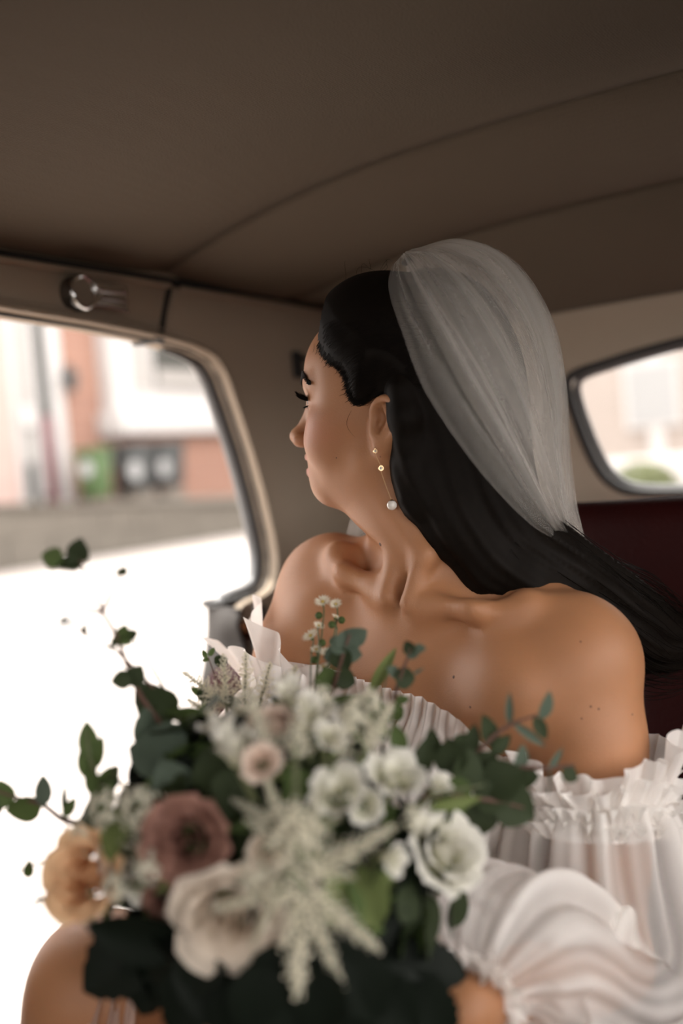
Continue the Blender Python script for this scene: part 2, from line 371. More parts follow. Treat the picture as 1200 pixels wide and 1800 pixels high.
# --- outer roof skin, boot and sill so that no light leaks in
nx, ny = 30, 40
X, Y = np.meshgrid(np.linspace(XL-.06, XR+.06, nx), np.linspace(-1.42, 1.62, ny), indexing='ij')
rs_ = link('roof_skin', mesh('roof_skin', np.stack([X, Y, roof_z(np.clip(X, XL, XR), Y)+.035], -1), grid_faces(nx, ny)), M_body); rs_.parent = ceil
M_black = mat('black_paint', (.012, .012, .013), .25, .1, 5, coat=.5)
car = tag(empty('unseen_bonnet', (XC, -2.4, .3)), 'unseen black car bonnet and wings added to limit bounced light', 'car body'); bpy.context.view_layer.update()  # out of view; added in black so little light bounces onto the headliner
o = MB().box((XL, -3.3, .35), (XR, -1.42, 1.0)).build('bonnet', M_black, car, bevel=.18, seg=5); o.matrix_parent_inverse = car.matrix_world.inverted()
for s_ in (XL-.22, XR+.02):
    o = MB().box((s_, -3.3, .25), (s_+.22, -1.42, .82)).build('wing', M_black, car, bevel=.08, seg=4); o.matrix_parent_inverse = car.matrix_world.inverted()
for nm_, x_a, x_b in (('leak_seal_beam', XL-.07, XL-.004), ('leak_seal_beam', XR+.004, XR+.07)):
    MB().box((x_a, -1.42, 1.452), (x_b, 1.95, 1.60)).build(nm_, M_trimcl, ceil)  # hidden beams added to stop light leaking in along the roof edges
# --- rear bench seat

seat = tag(empty('rear_seat', (XC, 1.1, .2)), 'dark maroon leather rear bench seat behind the bride', 'car seat')
def pad(name, lo, hi, r, mm, parent, M=None):
    o = MB().box(lo, hi, M).build(name, mm, parent, bevel=r, seg=5); o.matrix_parent_inverse = parent.matrix_world.inverted(); return o
bpy.context.view_layer.update()
tilt = Matrix.Translation((0, 1.10, .44)) @ Matrix.Rotation(math.radians(-8), 4, 'X') @ Matrix.Translation((0, -1.10, -.44))
xs_ = np.linspace(SL_, XR-.02, 7)
for a, b in zip(xs_[:-1], xs_[1:]):
    pad('back_pleat', (a-.001, 1.085, .47), (b+.001, 1.17, .93), .022, M_leather, seat, tilt)
pad('back_rail', (SL_-.008, 1.075, .90), (XR-.012, 1.235, 1.095), .042, M_leather, seat, tilt)
pad('backrest', (SL_, 1.12, .42), (XR-.02, 1.22, .95), .02, M_leather, seat, tilt)
pad('seat_cushion', (SL_-.05, .55, .27), (XR-.02, 1.14, .43), .05, M_leather, seat)
pad('seat_plinth', (XL+.02, .60, .20), (XR-.02, 1.12, .28), .01, M_carpet, seat)
structure_arch = MB().box((XL+.002, 1.10, .20), (SL_-.012, 1.78, .88)).build('wheel_arch', M_leather, wl, bevel=.03, seg=4)
# --- chrome swivel fitting on the cantrail
fit = tag(empty('chrome_swivel_catch', P(150, 522, 1.19)), 'chrome swivel catch with round pivot fixed to the cantrail', 'catch')
fa = np.array([-1.0, .93, 1.414])                       # pivot centre on the cantrail face
fit.location = fa; bpy.context.view_layer.update()
def fitpart(m, name, mm, **k):
    o = m.build(name, mm, fit, **k); o.matrix_parent_inverse = fit.matrix_world.inverted(); return o
RX = Matrix(((0, 0, 1, fa[0]), (1, 0, 0, fa[1]), (0, 1, 0, fa[2]), (0, 0, 0, 1)))   # local z -> +x (into the car), x -> y, y -> z
fitpart(MB().lathe([(0, 0), (.0235, 0), (.0235, .006), (.022, .013), (.021, .018), (0, .018)], 28, RX), 'pivot', mat('dark_nickel', (.22, .22, .22), .25, .1, 40, metal=1))
ring = [tuple((RX @ Vector((.0205*math.cos(t), .0205*math.sin(t), .0205)))) for t in np.linspace(0, 2*math.pi, 28, endpoint=False)]
fitpart(MB().tube(ring, .0028, 8, closed=True), 'pivot_ring', M_chrome)
fitpart(MB().lathe([(0, .0205), (.019, .0205), (.019, .0195), (0, .0195)], 24, RX), 'pivot_face', M_chrome)
lev = [(.012, -.0165), (.03, -.0155), (.078, -.0195), (.0795, .0165), (.03, .0135), (.012, .0165)]
fitpart(MB().poly([tuple(RX @ Vector((a, b, .016))) for a, b in lev], (.004, 0, 0)), 'lever', M_chrome, bevel=.001)
for s in (-1, 1):
    rib = [tuple(RX @ Vector(q)) for q in ((.010, s*.017, .0215), (.019, s*.0125, .0215), (.027, s*.0055, .0215), (.034, s*.0048, .0215), (.078, s*.0060, .0212))]
    fitpart(MB().tube(crom(rib, 30), .0016, 6), 'lever_rib', M_chrome)
edge = [tuple(RX @ Vector(q)) for q in ((.008, -.0185, .02), (.03, -.0158, .0205), (.078, -.0195, .0205))]
fitpart(MB().tube(crom(edge, 20), .0019, 6), 'lever_rim', M_chrome)
# --- small dark coat hook on the quarter panel, behind the face
hk = tag(empty('coat_hook', (-.995, 1.335, 1.295)), 'small dark coat hook on the quarter panel behind her brow', 'hook')
bpy.context.view_layer.update()
hp = onx_ = None
def onx(px, py, x):
    q = cv+(px-600)/FPX*cr-(py-900)/FPX*cu; return CP+q*(x/q[0])
hp = onx(523, 640, -.99)
hk.location = hp; bpy.context.view_layer.update()
o = MB().box(hp+np.array([-.006, -.010, -.024]), hp+np.array([.004, .012, .022])).build('hook_plate', M_dark, hk, bevel=.003); o.matrix_parent_inverse = hk.matrix_world.inverted()
o = MB().tube(crom([hp+np.array(q) for q in ((.004, 0, .010), (.022, 0, .004), (.030, 0, -.012), (.024, 0, -.024), (.014, 0, -.022))], 16), .0045, 8).build('hook', M_dark, hk); o.matrix_parent_inverse = hk.matrix_world.inverted()
# ================================================================ outside: the street
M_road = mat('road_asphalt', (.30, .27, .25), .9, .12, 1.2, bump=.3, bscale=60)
M_stone = mat('wall_stone', (.105, .092, .076), .9, .35, 2.2, bump=.5, bscale=14)
M_yard = mat('yard_gravel', (.125, .108, .09), .95, .3, 3, bump=.4, bscale=40)
M_white = mat('white_paint', (.40, .385, .375), .6, .06, 5)
M_brick = brick_mat('house_brick', (.26, .14, .10), (.22, .115, .085), (.28, .23, .20))
M_pane = mat('dark_pane', (.05, .052, .05), .12, .3, 3, spec=.6)
M_curt = mat('curtain', (.26, .245, .23), .9, .2, 8)
M_doorm = mat('door_paint', (.12, .045, .05), .5, .15, 6)
M_bin = mat('dark_bin', (.040, .043, .043), .5, .15, 8)
M_green = mat('green_bin', (.060, .105, .038), .5, .2, 8)
M_tan = mat('brown_timber', (.25, .14, .075), .8, .25, 6, stretch=(8, 8, 1))
M_stick = mat('white_sticker', (.26, .26, .26), .6, .06, 12)
M_hedge = mat('hedge_leaf', (.12, .135, .06), .7, .4, 6, trans=.3)
o = MB().poly([(.75, 16, -.02), (.75, -1.2, -.02), (-2.2, -1.2, -.02), (-2.2, -30, -.02), (40, -30, -.02), (40, 16, -.02)], (0, 0, .035)).build('unseen_ground', mat('shaded_asphalt', (.05, .048, .046), .9, .2, 3, bump=.3, bscale=60)); tag(o, 'unseen dark ground beside and ahead of the car, added to cut bounced light', kind='structure')  # out of view; added with shade in its colour to cut bounced light
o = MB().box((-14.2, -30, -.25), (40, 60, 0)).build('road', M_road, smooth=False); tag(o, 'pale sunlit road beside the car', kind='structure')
# low retaining wall along the street, its top falling with the hill
yA, yB = 6.0, 34.0
def topz(y): return 1.20-.060*(y-8.5)*1.02
wallthing = tag(empty('garden_wall', (-13.6, 12, 0)), 'low grey stone garden wall along the far side of the road', 'wall')
bpy.context.view_layer.update()
def child(m, name, mm, par, **k):
    o = m.build(name, mm, par, **k); o.matrix_parent_inverse = par.matrix_world.inverted(); return o
ys = np.linspace(yA, yB, 10)
m = MB()
for a, b in zip(ys[:-1], ys[1:]): m.poly([(-13.6, a, 0), (-13.6, b, 0), (-13.6, b, max(.12, topz(b))), (-13.6, a, topz(a))], (-.35, 0, 0))
child(m, 'wall_body', M_stone, wallthing, smooth=False)
rs = np.random.RandomState(3); y = 7.2; blk = None
while y < 22:
    L = rs.uniform(.7, 1.1); t = topz(y+L/2)
    if t < .25: break
    z0 = 0.02
    for r in range(2):
        hgt = (t-.06)/2
        o = child(MB().box((-13.56-rs.uniform(0, .04), y+.012+.3*r, z0), (-13.7, y+L-.012+.3*r, z0+hgt-.02)), 'stone', M_stone, wallthing, bevel=.015, seg=1); z0 += hgt
    child(MB().poly([(-13.5, y+.01, topz(y)-.02), (-13.5, y+L-.01, topz(y+L)-.02), (-13.5, y+L-.01, topz(y+L)+.05), (-13.5, y+.01, topz(y)+.05)], (-.5, 0, 0)), 'coping_stone', M_stone, wallthing, bevel=.01, seg=1)
    y += L
m = MB(); m.poly([(-13.9, yA, topz(yA)-.1), (-13.9, yB, max(.02, topz(yB)-.05)), (-17.5, yB, .3), (-17.5, yA, topz(yA)-.05)], (0, 0, -.2))
o = m.build('yard', M_yard, smooth=False); tag(o, 'grey gravel front yard above the wall', kind='structure')
# planting at the left end of the wall
def leafball(name, c, r, n, mm, par=None, size=.08, seed=0):
    rs = np.random.RandomState(seed); m = MB()
    for _ in range(n):
        d = unit(rs.randn(3)); p = np.asarray(c)+d*np.asarray(r)*rs.uniform(.75, 1.05); a = unit(np.cross(d, rs.randn(3))); b = np.cross(d, a); s = size*rs.uniform(.6, 1.3)
        m.add([p-a*s, p-b*s*.5+d*s*.2, p+a*s, p+b*s*.5+d*s*.2], [(0, 1, 2, 3)])
    o = m.build(name, mm, par, smooth=False); return o
# --- the brick house
FX = -17.0
house = tag(empty('brick_house', (FX, 18, 1.0)), 'red brick terraced house with white framed bay and porch across the road', 'house')
bpy.context.view_layer.update()
H0 = .2
def hb(name, mm, y0, y1, z0, z1, x0=FX-.2, x1=FX, par=None, **k): return child(MB().box((x0, y0, z0), (x1, y1, z1)), name, mm, par or house, **k)
def hy(px, x=FX): return onx(px, 760, x)[1]
m = MB()
hb('brick_wall', M_brick, 5, 40, H0, 9, FX-.4, FX)
def HY(px): return onx(px, 690, FX)[1]
hb('gable_strip', mat('rendered_strip', (.38, .27, .24), .9, .1, 3), HY(-60), HY(14), H0, 9, FX, FX+.06)
# porch with front door at the left: white posts, curtains, dark reveal
hb('door_reveal', M_pane, HY(14), HY(104), 1.0, 5.6, FX, FX+.05)
for a, b in ((14, 26), (47, 54), (84, 106)):
    hb('white_post', M_white, HY(a), HY(b), 1.0, 5.9, FX, FX+.12, bevel=.02)
hb('porch_curtain', M_curt, HY(27), HY(45), 1.9, 5.2, FX+.05, FX+.10)
hb('side_light', M_white, HY(56), HY(60), 1.2, 5.0, FX+.05, FX+.10)
hb('front_door', M_doorm, HY(62), HY(82), 1.0, 2.9, FX+.05, FX+.12, bevel=.02)
hb('transom', M_white, HY(26), HY(47), 2.65, 3.1, FX+.05, FX+.2)
hb('porch_lintel', mat('porch_lintel_grey', (.15, .14, .135), .8, .1, 4), HY(16), HY(100), 5.35, 6.2, FX, FX+.18)
# bay window: sill band, mullions, panes with frames
b0, b1 = HY(176), HY(176)+9
hb('bay_front', M_white, b0, b1, 2.35, 7.5, FX, FX+.45)
hb('bay_apron', M_brick, b0+.1, b1, H0, 2.4, FX, FX+.5)
hb('bay_sill', M_white, b0-.2, b1+.2, 2.42, 2.96, FX, FX+.85, bevel=.03)
M_bpane = mat('bay_pane', (.05, .05, .045), .4, .4, 2.5, spec=.2)
wy_ = [(HY(213), HY(236)), (HY(246), HY(350)), (HY(358), HY(450))]
for k, (a, b) in enumerate(wy_):
    for z0, z1 in ((3.52, 4.92), (5.05, 6.5)):
        fr = hb('sash_frame', M_white, a-.08, b+.08, z0-.08, z1+.08, FX+.45, FX+.50, bevel=.01)
        MB().box((FX+.50, a, z0), (FX+.512, b, z1)).build('pane', M_bpane if k else M_curt, fr)
        if k: MB().box((FX+.512, a+.1, z0+.08), (FX+.52, b-.25, z0+.45)).build('blind', M_curt, fr)
hb('roof_edge', M_bin, 5, 40, 9, 9.3, FX-.5, FX+.4)
# wall lantern on the brick pier
lan = tag(empty('wall_lantern', onx(125, 668, FX+.3)), 'black wall lantern on the brick pier beside the porch', 'lamp'); bpy.context.view_layer.update(); lp = np.array(lan.location)
child(MB().lathe([(0, -.28), (.10, -.24), (.17, .12), (.20, .14), (.05, .26), (0, .3)], 6, Matrix.Translation(lp)), 'lantern_body', M_bin, lan, smooth=False)
child(MB().tube([lp+np.array([-.3, 0, .1]), lp+np.array([-.14, 0, .34]), lp+np.array([0, 0, .3])], .03, 6), 'bracket', M_bin, lan)
# --- bins in the yard
def wheelie(name, c, wd, dp, ht, mm, label, group=None):
    e = tag(empty(name, c), label, 'bin', group); bpy.context.view_layer.update()
    x, y, z = c; m = MB(); k = .82
    A = [(x-dp/2*k, y-wd/2*k, z+.06), (x+dp/2*k, y-wd/2*k, z+.06), (x+dp/2*k, y+wd/2*k, z+.06), (x-dp/2*k, y+wd/2*k, z+.06)]
    B = [(x-dp/2, y-wd/2, z+ht*.9), (x+dp/2, y-wd/2, z+ht*.9), (x+dp/2, y+wd/2, z+ht*.9), (x-dp/2, y+wd/2, z+ht*.9)]
    m.add(A+B, [(0,3,2,1),(4,5,6,7),(0,1,5,4),(1,2,6,5),(2,3,7,6),(3,0,4,7)])
    child(m, 'bin_body', mm, e, bevel=.02)
    child(MB().box((x-dp/2-.03, y-wd/2-.02, z+ht*.9), (x+dp/2+.05, y+wd/2+.02, z+ht)), 'lid', mm, e, bevel=.025)
    for s in (-1, 1): child(MB().lathe([(0, -.03), (.1, -.03), (.1, .03), (0, .03)], 14, Matrix.Translation((x-dp/2+.05, y+s*wd*.36, z+.1)) @ Matrix.Rotation(math.pi/2, 4, 'X')), 'wheel', M_dark, e)
    child(MB().tube([(x-dp/2-.06, y-wd*.35, z+ht*.93), (x-dp/2-.06, y+wd*.35, z+ht*.93)], .018, 6), 'handle', mm, e)
    return e
BX = -15.6
def yard_z(y): return topz(y)-.1
def binat(name, px0, px1, ytop, mm, label, disc, dr, group=None, ht=1.08):
    a, b = onx(px0, 830, BX)[1], onx(px1, 830, BX)[1]; y = (a+b)/2; z = onx((px0+px1)/2, ytop, BX)[2]-ht
    e = wheelie(name, (BX, y, z), (b-a), .62, ht, mm, label, group)
    q = onx(disc[0], disc[1], BX+.33)
    child(MB().lathe([(0, 0), (dr, 0), (dr, .012), (0, .012)], 24, Matrix(((0, 0, 1, q[0]), (1, 0, 0, q[1]), (0, 1, 0, q[2]), (0, 0, 0, 1)))), 'sticker', M_stick, e)
    child(MB().box((BX-.3, y-.3, z-1.2), (BX+.3, y+.3, z+.02)), 'plinth', M_yard, e)
    return e
binat('wheelie_bin', 152, 179, 788, M_green, 'narrow green wheelie bin left of the two dark bins', (151, 824), .17)
binat('wheelie_bin', 216, 257, 780, M_bin, 'dark wheelie bin beside the brown timber post', (237, 827), .21)
binat('wheelie_bin', 267, 310, 778, M_bin, 'dark wheelie bin nearest the brick bay wall', (288, 822), .19)
pa, pb = onx(192, 830, BX)[1], onx(207, 830, BX)[1]; pz = onx(200, 800, BX)[2]
pst = MB().box((BX-.85, pa*1.02-.30, pz-1.4), (BX-.62, pb*1.02-.30, pz)); pst = pst.build('timber_post', M_tan, bevel=.02); tag(pst, 'brown timber post between green and dark bins', 'post')
st = onx(192, 813, BX-.60); o = MB().lathe([(0, 0), (.14, 0), (.14, .012), (0, .012)], 20, Matrix(((0, 0, 1, st[0]), (1, 0, 0, st[1]), (0, 1, 0, st[2]), (0, 0, 0, 1)))).build('sticker', M_stick, pst)
# --- tan kerbed island on the near side of the road (bottom left of the doorway)
ip = CP + (cv+(-26-600)/FPX*cr-(1110-900)/FPX*cu)*(-CAM_H/((cv+(-26-600)/FPX*cr-(1110-900)/FPX*cu)[2]))
isl = tag(empty('traffic_island', (ip[0], ip[1], 0)), 'round tan paved traffic island with a white kerb', 'traffic island'); bpy.context.view_layer.update()
child(MB().lathe([(0, .10), (.62, .10), (.62, 0)], 30, Matrix.Translation((ip[0], ip[1], 0))), 'paving', mat('tan_paving', (.13, .085, .055), .9, .2, 6), isl)
for k in range(16):
    t0, t1 = 2*math.pi*k/16+.01, 2*math.pi*(k+1)/16-.01; q = [(r*math.cos(t), r*math.sin(t)) for r, t in ((.63, t0), (.63, t1), (.85, t1), (.85, t0))]
    child(MB().poly([(ip[0]+a, ip[1]+b, 0) for a, b in q], (0, 0, .13)), 'kerb_stone', M_white, isl, bevel=.015, seg=1)
# --- behind the car: pale house, bush, white garden wall
M_pale = mat('pale_render', (.29, .25, .225), .9, .1, 2)
hs = tag(empty('rendered_house', (-6, 26, 0)), 'pale rendered house seen through the rear window', 'house'); bpy.context.view_layer.update()
child(MB().box((-14, 27, 0), (8, 30, 9)), 'front_wall', M_pale, hs)
for x0 in (-8.2, -5.6, -3.0):
    for z0 in (1.6, 4.6):
        fr = child(MB().box((x0, 26.9, z0), (x0+1.5, 27, z0+1.8)), 'window_frame', M_white, hs)
        o = MB().box((x0+.12, 26.88, z0+.12), (x0+1.38, 26.9, z0+1.68)).build('pane', M_stick, fr)
child(MB().box((-7.6, 26.92, 0), (-7.2, 27, 9)), 'quoin_strip', M_white, hs)
gw = MB().box((-16, 22.0, 0), (6, 22.3, .9)).build('boundary_wall', M_white, bevel=.03); tag(gw, 'white boundary wall before the pale house', 'wall')
def ony(px, py, y):
    q = cv+(px-600)/FPX*cr-(py-900)/FPX*cu; return CP+q*(y/q[1])
bc = ony(1128, 838, 18)
bush = tag(empty('round_bush', (bc[0], bc[1], 0)), 'low green bush behind the rear window', 'bush'); bpy.context.view_layer.update()
o = leafball('foliage', (bc[0], bc[1], .42), (.62, .62, .44), 900, M_hedge, bush, .09, 5); o.matrix_parent_inverse = bush.matrix_world.inverted()
child(MB().ball((bc[0], bc[1], .36), (.5, .5, .36), 12, 8), 'branch_core', M_hedge, bush)
# daylight portals in the openings of the car
portal('doorway_portal', (XL-.07, .90, .82), (.72, 1.25), (1, 0, 0))
portal('rear_window_portal', (XC, 1.76, 1.19), (.64, .30), (0, -1, 0))
portal('left_window_portal', (XR+.07, .15, 1.16), (1.82, .54), (-1, 0, 0))
portal('windscreen_portal', (XC, -1.43, 1.215), (1.4, .46), (0, 1, 0))
# ================================================================ the bride: one continuous body grown from a distance field
class Field:
    def __init__(s, xs, ys, zs):
        s.ax = [np.asarray(a, np.float32) for a in (xs, ys, zs)]
        s.F = np.full([len(a) for a in s.ax], .05, np.float32)
    def sub(s, lo, hi, m):
        sl = tuple(slice(max(0, np.searchsorted(a, l-m)-1), np.searchsorted(a, h+m)+1) for a, l, h in zip(s.ax, lo, hi))
        g = np.meshgrid(*[a[q] for a, q in zip(s.ax, sl)], indexing='ij', sparse=True)
        return sl, g
    def put(s, sl, d, k, cut):
        A = s.F[sl]
        if cut:
            d = -d
            if k > 0: h = np.maximum(k-np.abs(A-d), 0)/k; s.F[sl] = np.maximum(A, d)+h*h*k*.25
            else: s.F[sl] = np.maximum(A, d)
        else:
            if k > 0: h = np.maximum(k-np.abs(A-d), 0)/k; s.F[sl] = np.minimum(A, d)-h*h*k*.25
            else: s.F[sl] = np.minimum(A, d)
    def cap(s, a, b, ra, rb=None, k=.01, cut=False):
        a = np.asarray(a, np.float32); b = np.asarray(b, np.float32); rb = ra if rb is None else rb; R = max(ra, rb)
        sl, (x, y, z) = s.sub(np.minimum(a, b)-R, np.maximum(a, b)+R, .03+k)
        d = b-a; L = float(d@d)+1e-12
        t = np.clip(((x-a[0])*d[0]+(y-a[1])*d[1]+(z-a[2])*d[2])/L, 0, 1)
        D = np.sqrt((x-a[0]-t*d[0])**2+(y-a[1]-t*d[1])**2+(z-a[2]-t*d[2])**2)-(ra+(rb-ra)*t)
        s.put(sl, D, k, cut)
    def ell(s, c, r, R=np.eye(3), k=.01, cut=False):   # R rows: the ellipsoid's axes
        c = np.asarray(c, np.float32); r = np.asarray(r, np.float32); R = np.asarray(R, np.float32)
        e = np.sqrt(((R*r[:, None])**2).sum(0))
        sl, (x, y, z) = s.sub(c-e, c+e, .03+k)
        X, Y, Z = x-c[0], y-c[1], z-c[2]
        q = [R[i, 0]*X+R[i, 1]*Y+R[i, 2]*Z for i in range(3)]
        k0 = np.sqrt(sum((q[i]/r[i])**2 for i in range(3))); k1 = np.sqrt(sum((q[i]/r[i]**2)**2 for i in range(3)))
        s.put(sl, k0*(k0-1)/np.maximum(k1, 1e-6), k, cut)
    def chain(s, pts, rad, k=.01, cut=False):
        for i in range(len(pts)-1): s.cap(pts[i], pts[i+1], rad[i], rad[i+1], k, cut)
    def nets(s):
        F = s.F; I = F < 0
        c = [I[a:F.shape[0]-1+a, b:F.shape[1]-1+b, e:F.shape[2]-1+e] for a in (0, 1) for b in (0, 1) for e in (0, 1)]
        act = np.zeros(c[0].shape, bool); al = np.ones(c[0].shape, bool)
        for q in c: act |= q; al &= q
        act &= ~al
        ijk = np.argwhere(act); N = len(ijk); idx = np.full(act.shape, -1, np.int32); idx[tuple(ijk.T)] = np.arange(N)
        off = np.array([(a, b, e) for a in (0, 1) for b in (0, 1) for e in (0, 1)])
        vals = np.stack([F[tuple((ijk+o).T)] for o in off], 1)
        acc = np.zeros((N, 3)); cnt = np.zeros(N)
        for a in range(8):
            for b in range(a+1, 8):
                if abs(off[a]-off[b]).sum() != 1: continue
                va, vb = vals[:, a], vals[:, b]; m = (va < 0) != (vb < 0)
                t = va[m]/(va[m]-vb[m]); acc[m] += off[a]+t[:, None]*(off[b]-off[a]); cnt[m] += 1
        p = ijk+acc/cnt[:, None]
        V = np.stack([np.interp(p[:, i], np.arange(len(s.ax[i])), s.ax[i]) for i in range(3)], 1)
        quads = []
        for ax in range(3):
            sl0 = [slice(None)]*3; sl1 = [slice(None)]*3; sl0[ax] = slice(0, -1); sl1[ax] = slice(1, None)
            A, B = I[tuple(sl0)], I[tuple(sl1)]; e = np.argwhere(A != B); u, v2 = (ax+1) % 3, (ax+2) % 3
            ok = (e[:, u] > 0) & (e[:, v2] > 0) & (e[:, u] < F.shape[u]-1) & (e[:, v2] < F.shape[v2]-1); e = e[ok]
            def at(du, dv):
                q = e.copy(); q[:, u] += du; q[:, v2] += dv; return idx[tuple(q.T)]
            qd = np.stack([at(-1, -1), at(0, -1), at(0, 0), at(-1, 0)], 1); fl = A[tuple(e.T)]
            qd[~fl] = qd[~fl][:, ::-1]; quads.append(qd)
        Q = np.concatenate(quads); Q = Q[(Q >= 0).all(1)]
        return V, Q
def axis(lo, hi, fine_lo, fine_hi, h_f, h_c):
    a = [np.arange(lo, fine_lo, h_c), np.arange(fine_lo, fine_hi, h_f), np.arange(fine_hi, hi, h_c)]
    return np.concatenate(a)

# --- frames
hv0 = np.array([-math.sin(_al), math.cos(_al), 0]); hr0 = _r0
PHI = math.radians(23); PITCH = math.radians(6.5); HS = .965
_A0 = -math.cos(PHI)*hr0 + math.sin(PHI)*hv0; _B0 = np.array([-_A0[1], _A0[0], 0])
hA = _A0*math.cos(PITCH)+np.array([0, 0, 1])*math.sin(PITCH); hB = _B0; hC = np.cross(hA, hB)
HR = np.stack([hA, hB, hC])                            # rows: face, her left, up
HO = P(674, 748, .95) - HS*(.066*hB - .016*hA - .008*hC)
def Hd(a, b, c): return HO + HS*(a*hA+b*hB+c*hC)
JL, JR = P(1018, 1164, .91), P(578, 1034, 1.12)        # shoulder joints
tL = unit(JL-JR); HALF = np.linalg.norm(JL-JR)/2
_up = np.array([0, 0, 1])+.10*np.array([0, 1.0, 0]); tF = unit(np.cross(tL, _up)); tU = np.cross(tL, tF)*-1
if tU[2] < 0: tU = -tU
TR = np.stack([tL, tF, tU])
NOT = (JL+JR)/2 + .075*tF + .028*tU
def Td(l, f, u): return NOT + l*tL + f*tF + u*tU

fl = HO-np.array([.125, .125, .135]); fh = HO+np.array([.125, .125, .15])
BF = Field(axis(-1.0, .02, fl[0], fh[0], .0019, .006), axis(.22, 1.13, fl[1], fh[1], .0019, .006), axis(.18, 1.42, fl[2], fh[2], .0019, .006))
def H_ell(a, b, c, r, k=.012, cut=False, yaw=0): 
    R = HR
    if yaw: cy, sy = math.cos(yaw), math.sin(yaw); R = np.stack([cy*hA+sy*hB, -sy*hA+cy*hB, hC])
    BF.ell(Hd(a, b, c), np.array(r)*HS, R, k*HS, cut)
def H_cap(p, q, ra, rb, k=.008, cut=False): BF.cap(Hd(*p), Hd(*q), ra*HS, rb*HS, k*HS, cut)
# skull and face
H_ell(-.008, 0, .045, (.098, .073, .084), 0)
H_ell(.038, 0, .05, (.054, .056, .052), .02)
H_ell(.036, 0, -.018, (.054, .057, .066), .03)
for s in (-1, 1):
    H_cap((.004, s*.047, -.045), (.058, s*.020, -.074), .017, .013, .03)         # jaw line
    H_ell(.050, s*.037, -.026, (.030, .025, .028), .018)                              # cheek raised by the smile
    H_ell(.034, s*.050, -.004, (.032, .018, .016), .018)                             # cheekbone
    H_ell(.020, s*.052, .035, (.035, .016, .035), .02)                              # temple
H_ell(.062, 0, -.077, (.020, .022, .016), .02)                                      # chin
H_ell(.068, 0, -.052, (.021, .028, .026), .018)                                     # mouth mound
for s in (-1, 1): H_cap((.084, s*.010, .034), (.066, s*.046, .034), .009, .007, .014)  # brow ridge
for s in (-1, 1): H_ell(.093, s*.034, .014, (.019, .020, .013), .010, True)
H_cap((.084, 0, .022), (.104, 0, -.016), .0062, .0072, .011)                          # nose
H_ell(.108, 0, -.021, (.0098, .0088, .0085), .007)
for s in (-1, 1):
    H_ell(.098, s*.0125, -.026, (.0105, .006, .0072), .006)
    H_ell(.104, s*.006, -.033, (.006, .003, .003), .003, True)
# lips, parted in a smile
for s in (-1, 1):
    H_cap((.0930, s*.003, -.0435), (.073, s*.030, -.043), .0050, .003, .006)
    H_cap((.0890, s*.003, -.0590), (.072, s*.028, -.046), .0060, .003, .006)
H_ell(.089, 0, -.0512, (.014, .024, .0036), .003, True)
H_cap((.080, -.012, -.066), (.080, .012, -.066), .003, .003, .008, True)
# eyes: lids round the balls with a slit
for s in (-1, 1):
    H_ell(.0690, s*.031, .016, (.0138, .0142, .0138), .004)
    H_ell(.0875, s*.031, .0155, (.014, .0125, .0042), .003, True)
    H_cap((.0765, s*.018, .0235), (.068, s*.044, .021), .0030, .0025, .006)
# ears
def ear(s):
    E = lambda a, b, c: (a*.78-.018, s*(.0655+b*.82), c*.78-.008)
    hel = [E(.010, .004, .006), E(.013, .010, .018), E(.006, .014, .030), E(-.008, .019, .034), E(-.021, .023, .026), E(-.024, .023, .010), E(-.019, .018, -.008), E(-.010, .012, -.018)]
    H_ell(*E(-.006, .006, .008), (.015, .009, .022), .006, yaw=-s*.35)
    H_ell(*E(-.002, .018, .006), (.0108, .0115, .0180), .003, True)
    c = crom([np.array(q) for q in hel], 18)
    for i in range(17): H_cap(c[i], c[i+1], 0.0032, .0032, .003)
    ah = crom([np.array(E(*q)) for q in ((-.002, .010, .026), (-.010, .013, .014), (-.012, .012, .000), (-.006, .010, -.012), (.004, .009, -.017))], 12)
    for i in range(11): H_cap(ah[i], ah[i+1], .0027, .0027, .003)
    H_ell(*E(.001, .009, -.023), (.0085, .005, .010), .005)                          # lobe
    H_cap(E(.013, .006, .002), E(.012, .008, -.010), .0045, .0045, .005)             # tragus
    H_ell(*E(.003, .011, -.003), (.0068, .018, .0098), .002, True)                    # concha
for s in (1, -1): ear(s)
# neck
nb = Td(0, -.062, .022)
BF.chain([Hd(-.022, 0, -.02), Hd(-.016, 0, -.065), nb*.5+Hd(-.016, 0, -.065)*.5, nb], [.055, .051, .051, .056], .03)
BF.cap(Hd(.030, 0, -.058), Hd(.0, 0, -.075)*.6+nb*.4, .026, .03, .03)
# torso
def T_ell(l, f, u, r, k=.03, cut=False, yaw=0):
    R = TR
    if yaw: cy, sy = math.cos(yaw), math.sin(yaw); R = np.stack([cy*tL+sy*tF, -sy*tL+cy*tF, tU])
    BF.ell(Td(l, f, u), r, R, k, cut)
T_ell(0, -.090, -.17, (.132, .095, .21), .03)
T_ell(0, -.070, -.055, (.135, .055, .060), .05)
T_ell(0, -.095, -.40, (.125, .095, .20), .05)
T_ell(0, -.085, -.50, (.175, .125, .12), .05)
for s in (-1, 1):
    T_ell(s*.075, .004, -.175, (.060, .050, .062), .05)
    BF.chain([Td(s*.022, -.006, -.002), Td(s*.08, -.010, .012), Td(s*.115, -.035, .020), Td(s*.15, -.065, .014)], [.0085, .0072, .0072, .010], .028)
    BF.chain([Td(s*.02, -.085, .09), Td(s*.08, -.095, .020), Td(s*.14, -.085, .004)], [.03, .022, .018], .045)
    T_ell(s*.125, -.035, -.06, (.05, .045, .05), .04)
T_ell(0, .002, .010, (.014, .012, .012), .016, True)                               # the notch between the collar bones
T_ell(.075, -.012, .034, (.045, .020, .014), .02, True)                             # hollow above her left collar bone
T_ell(-.075, -.012, .034, (.040, .020, .014), .02, True)
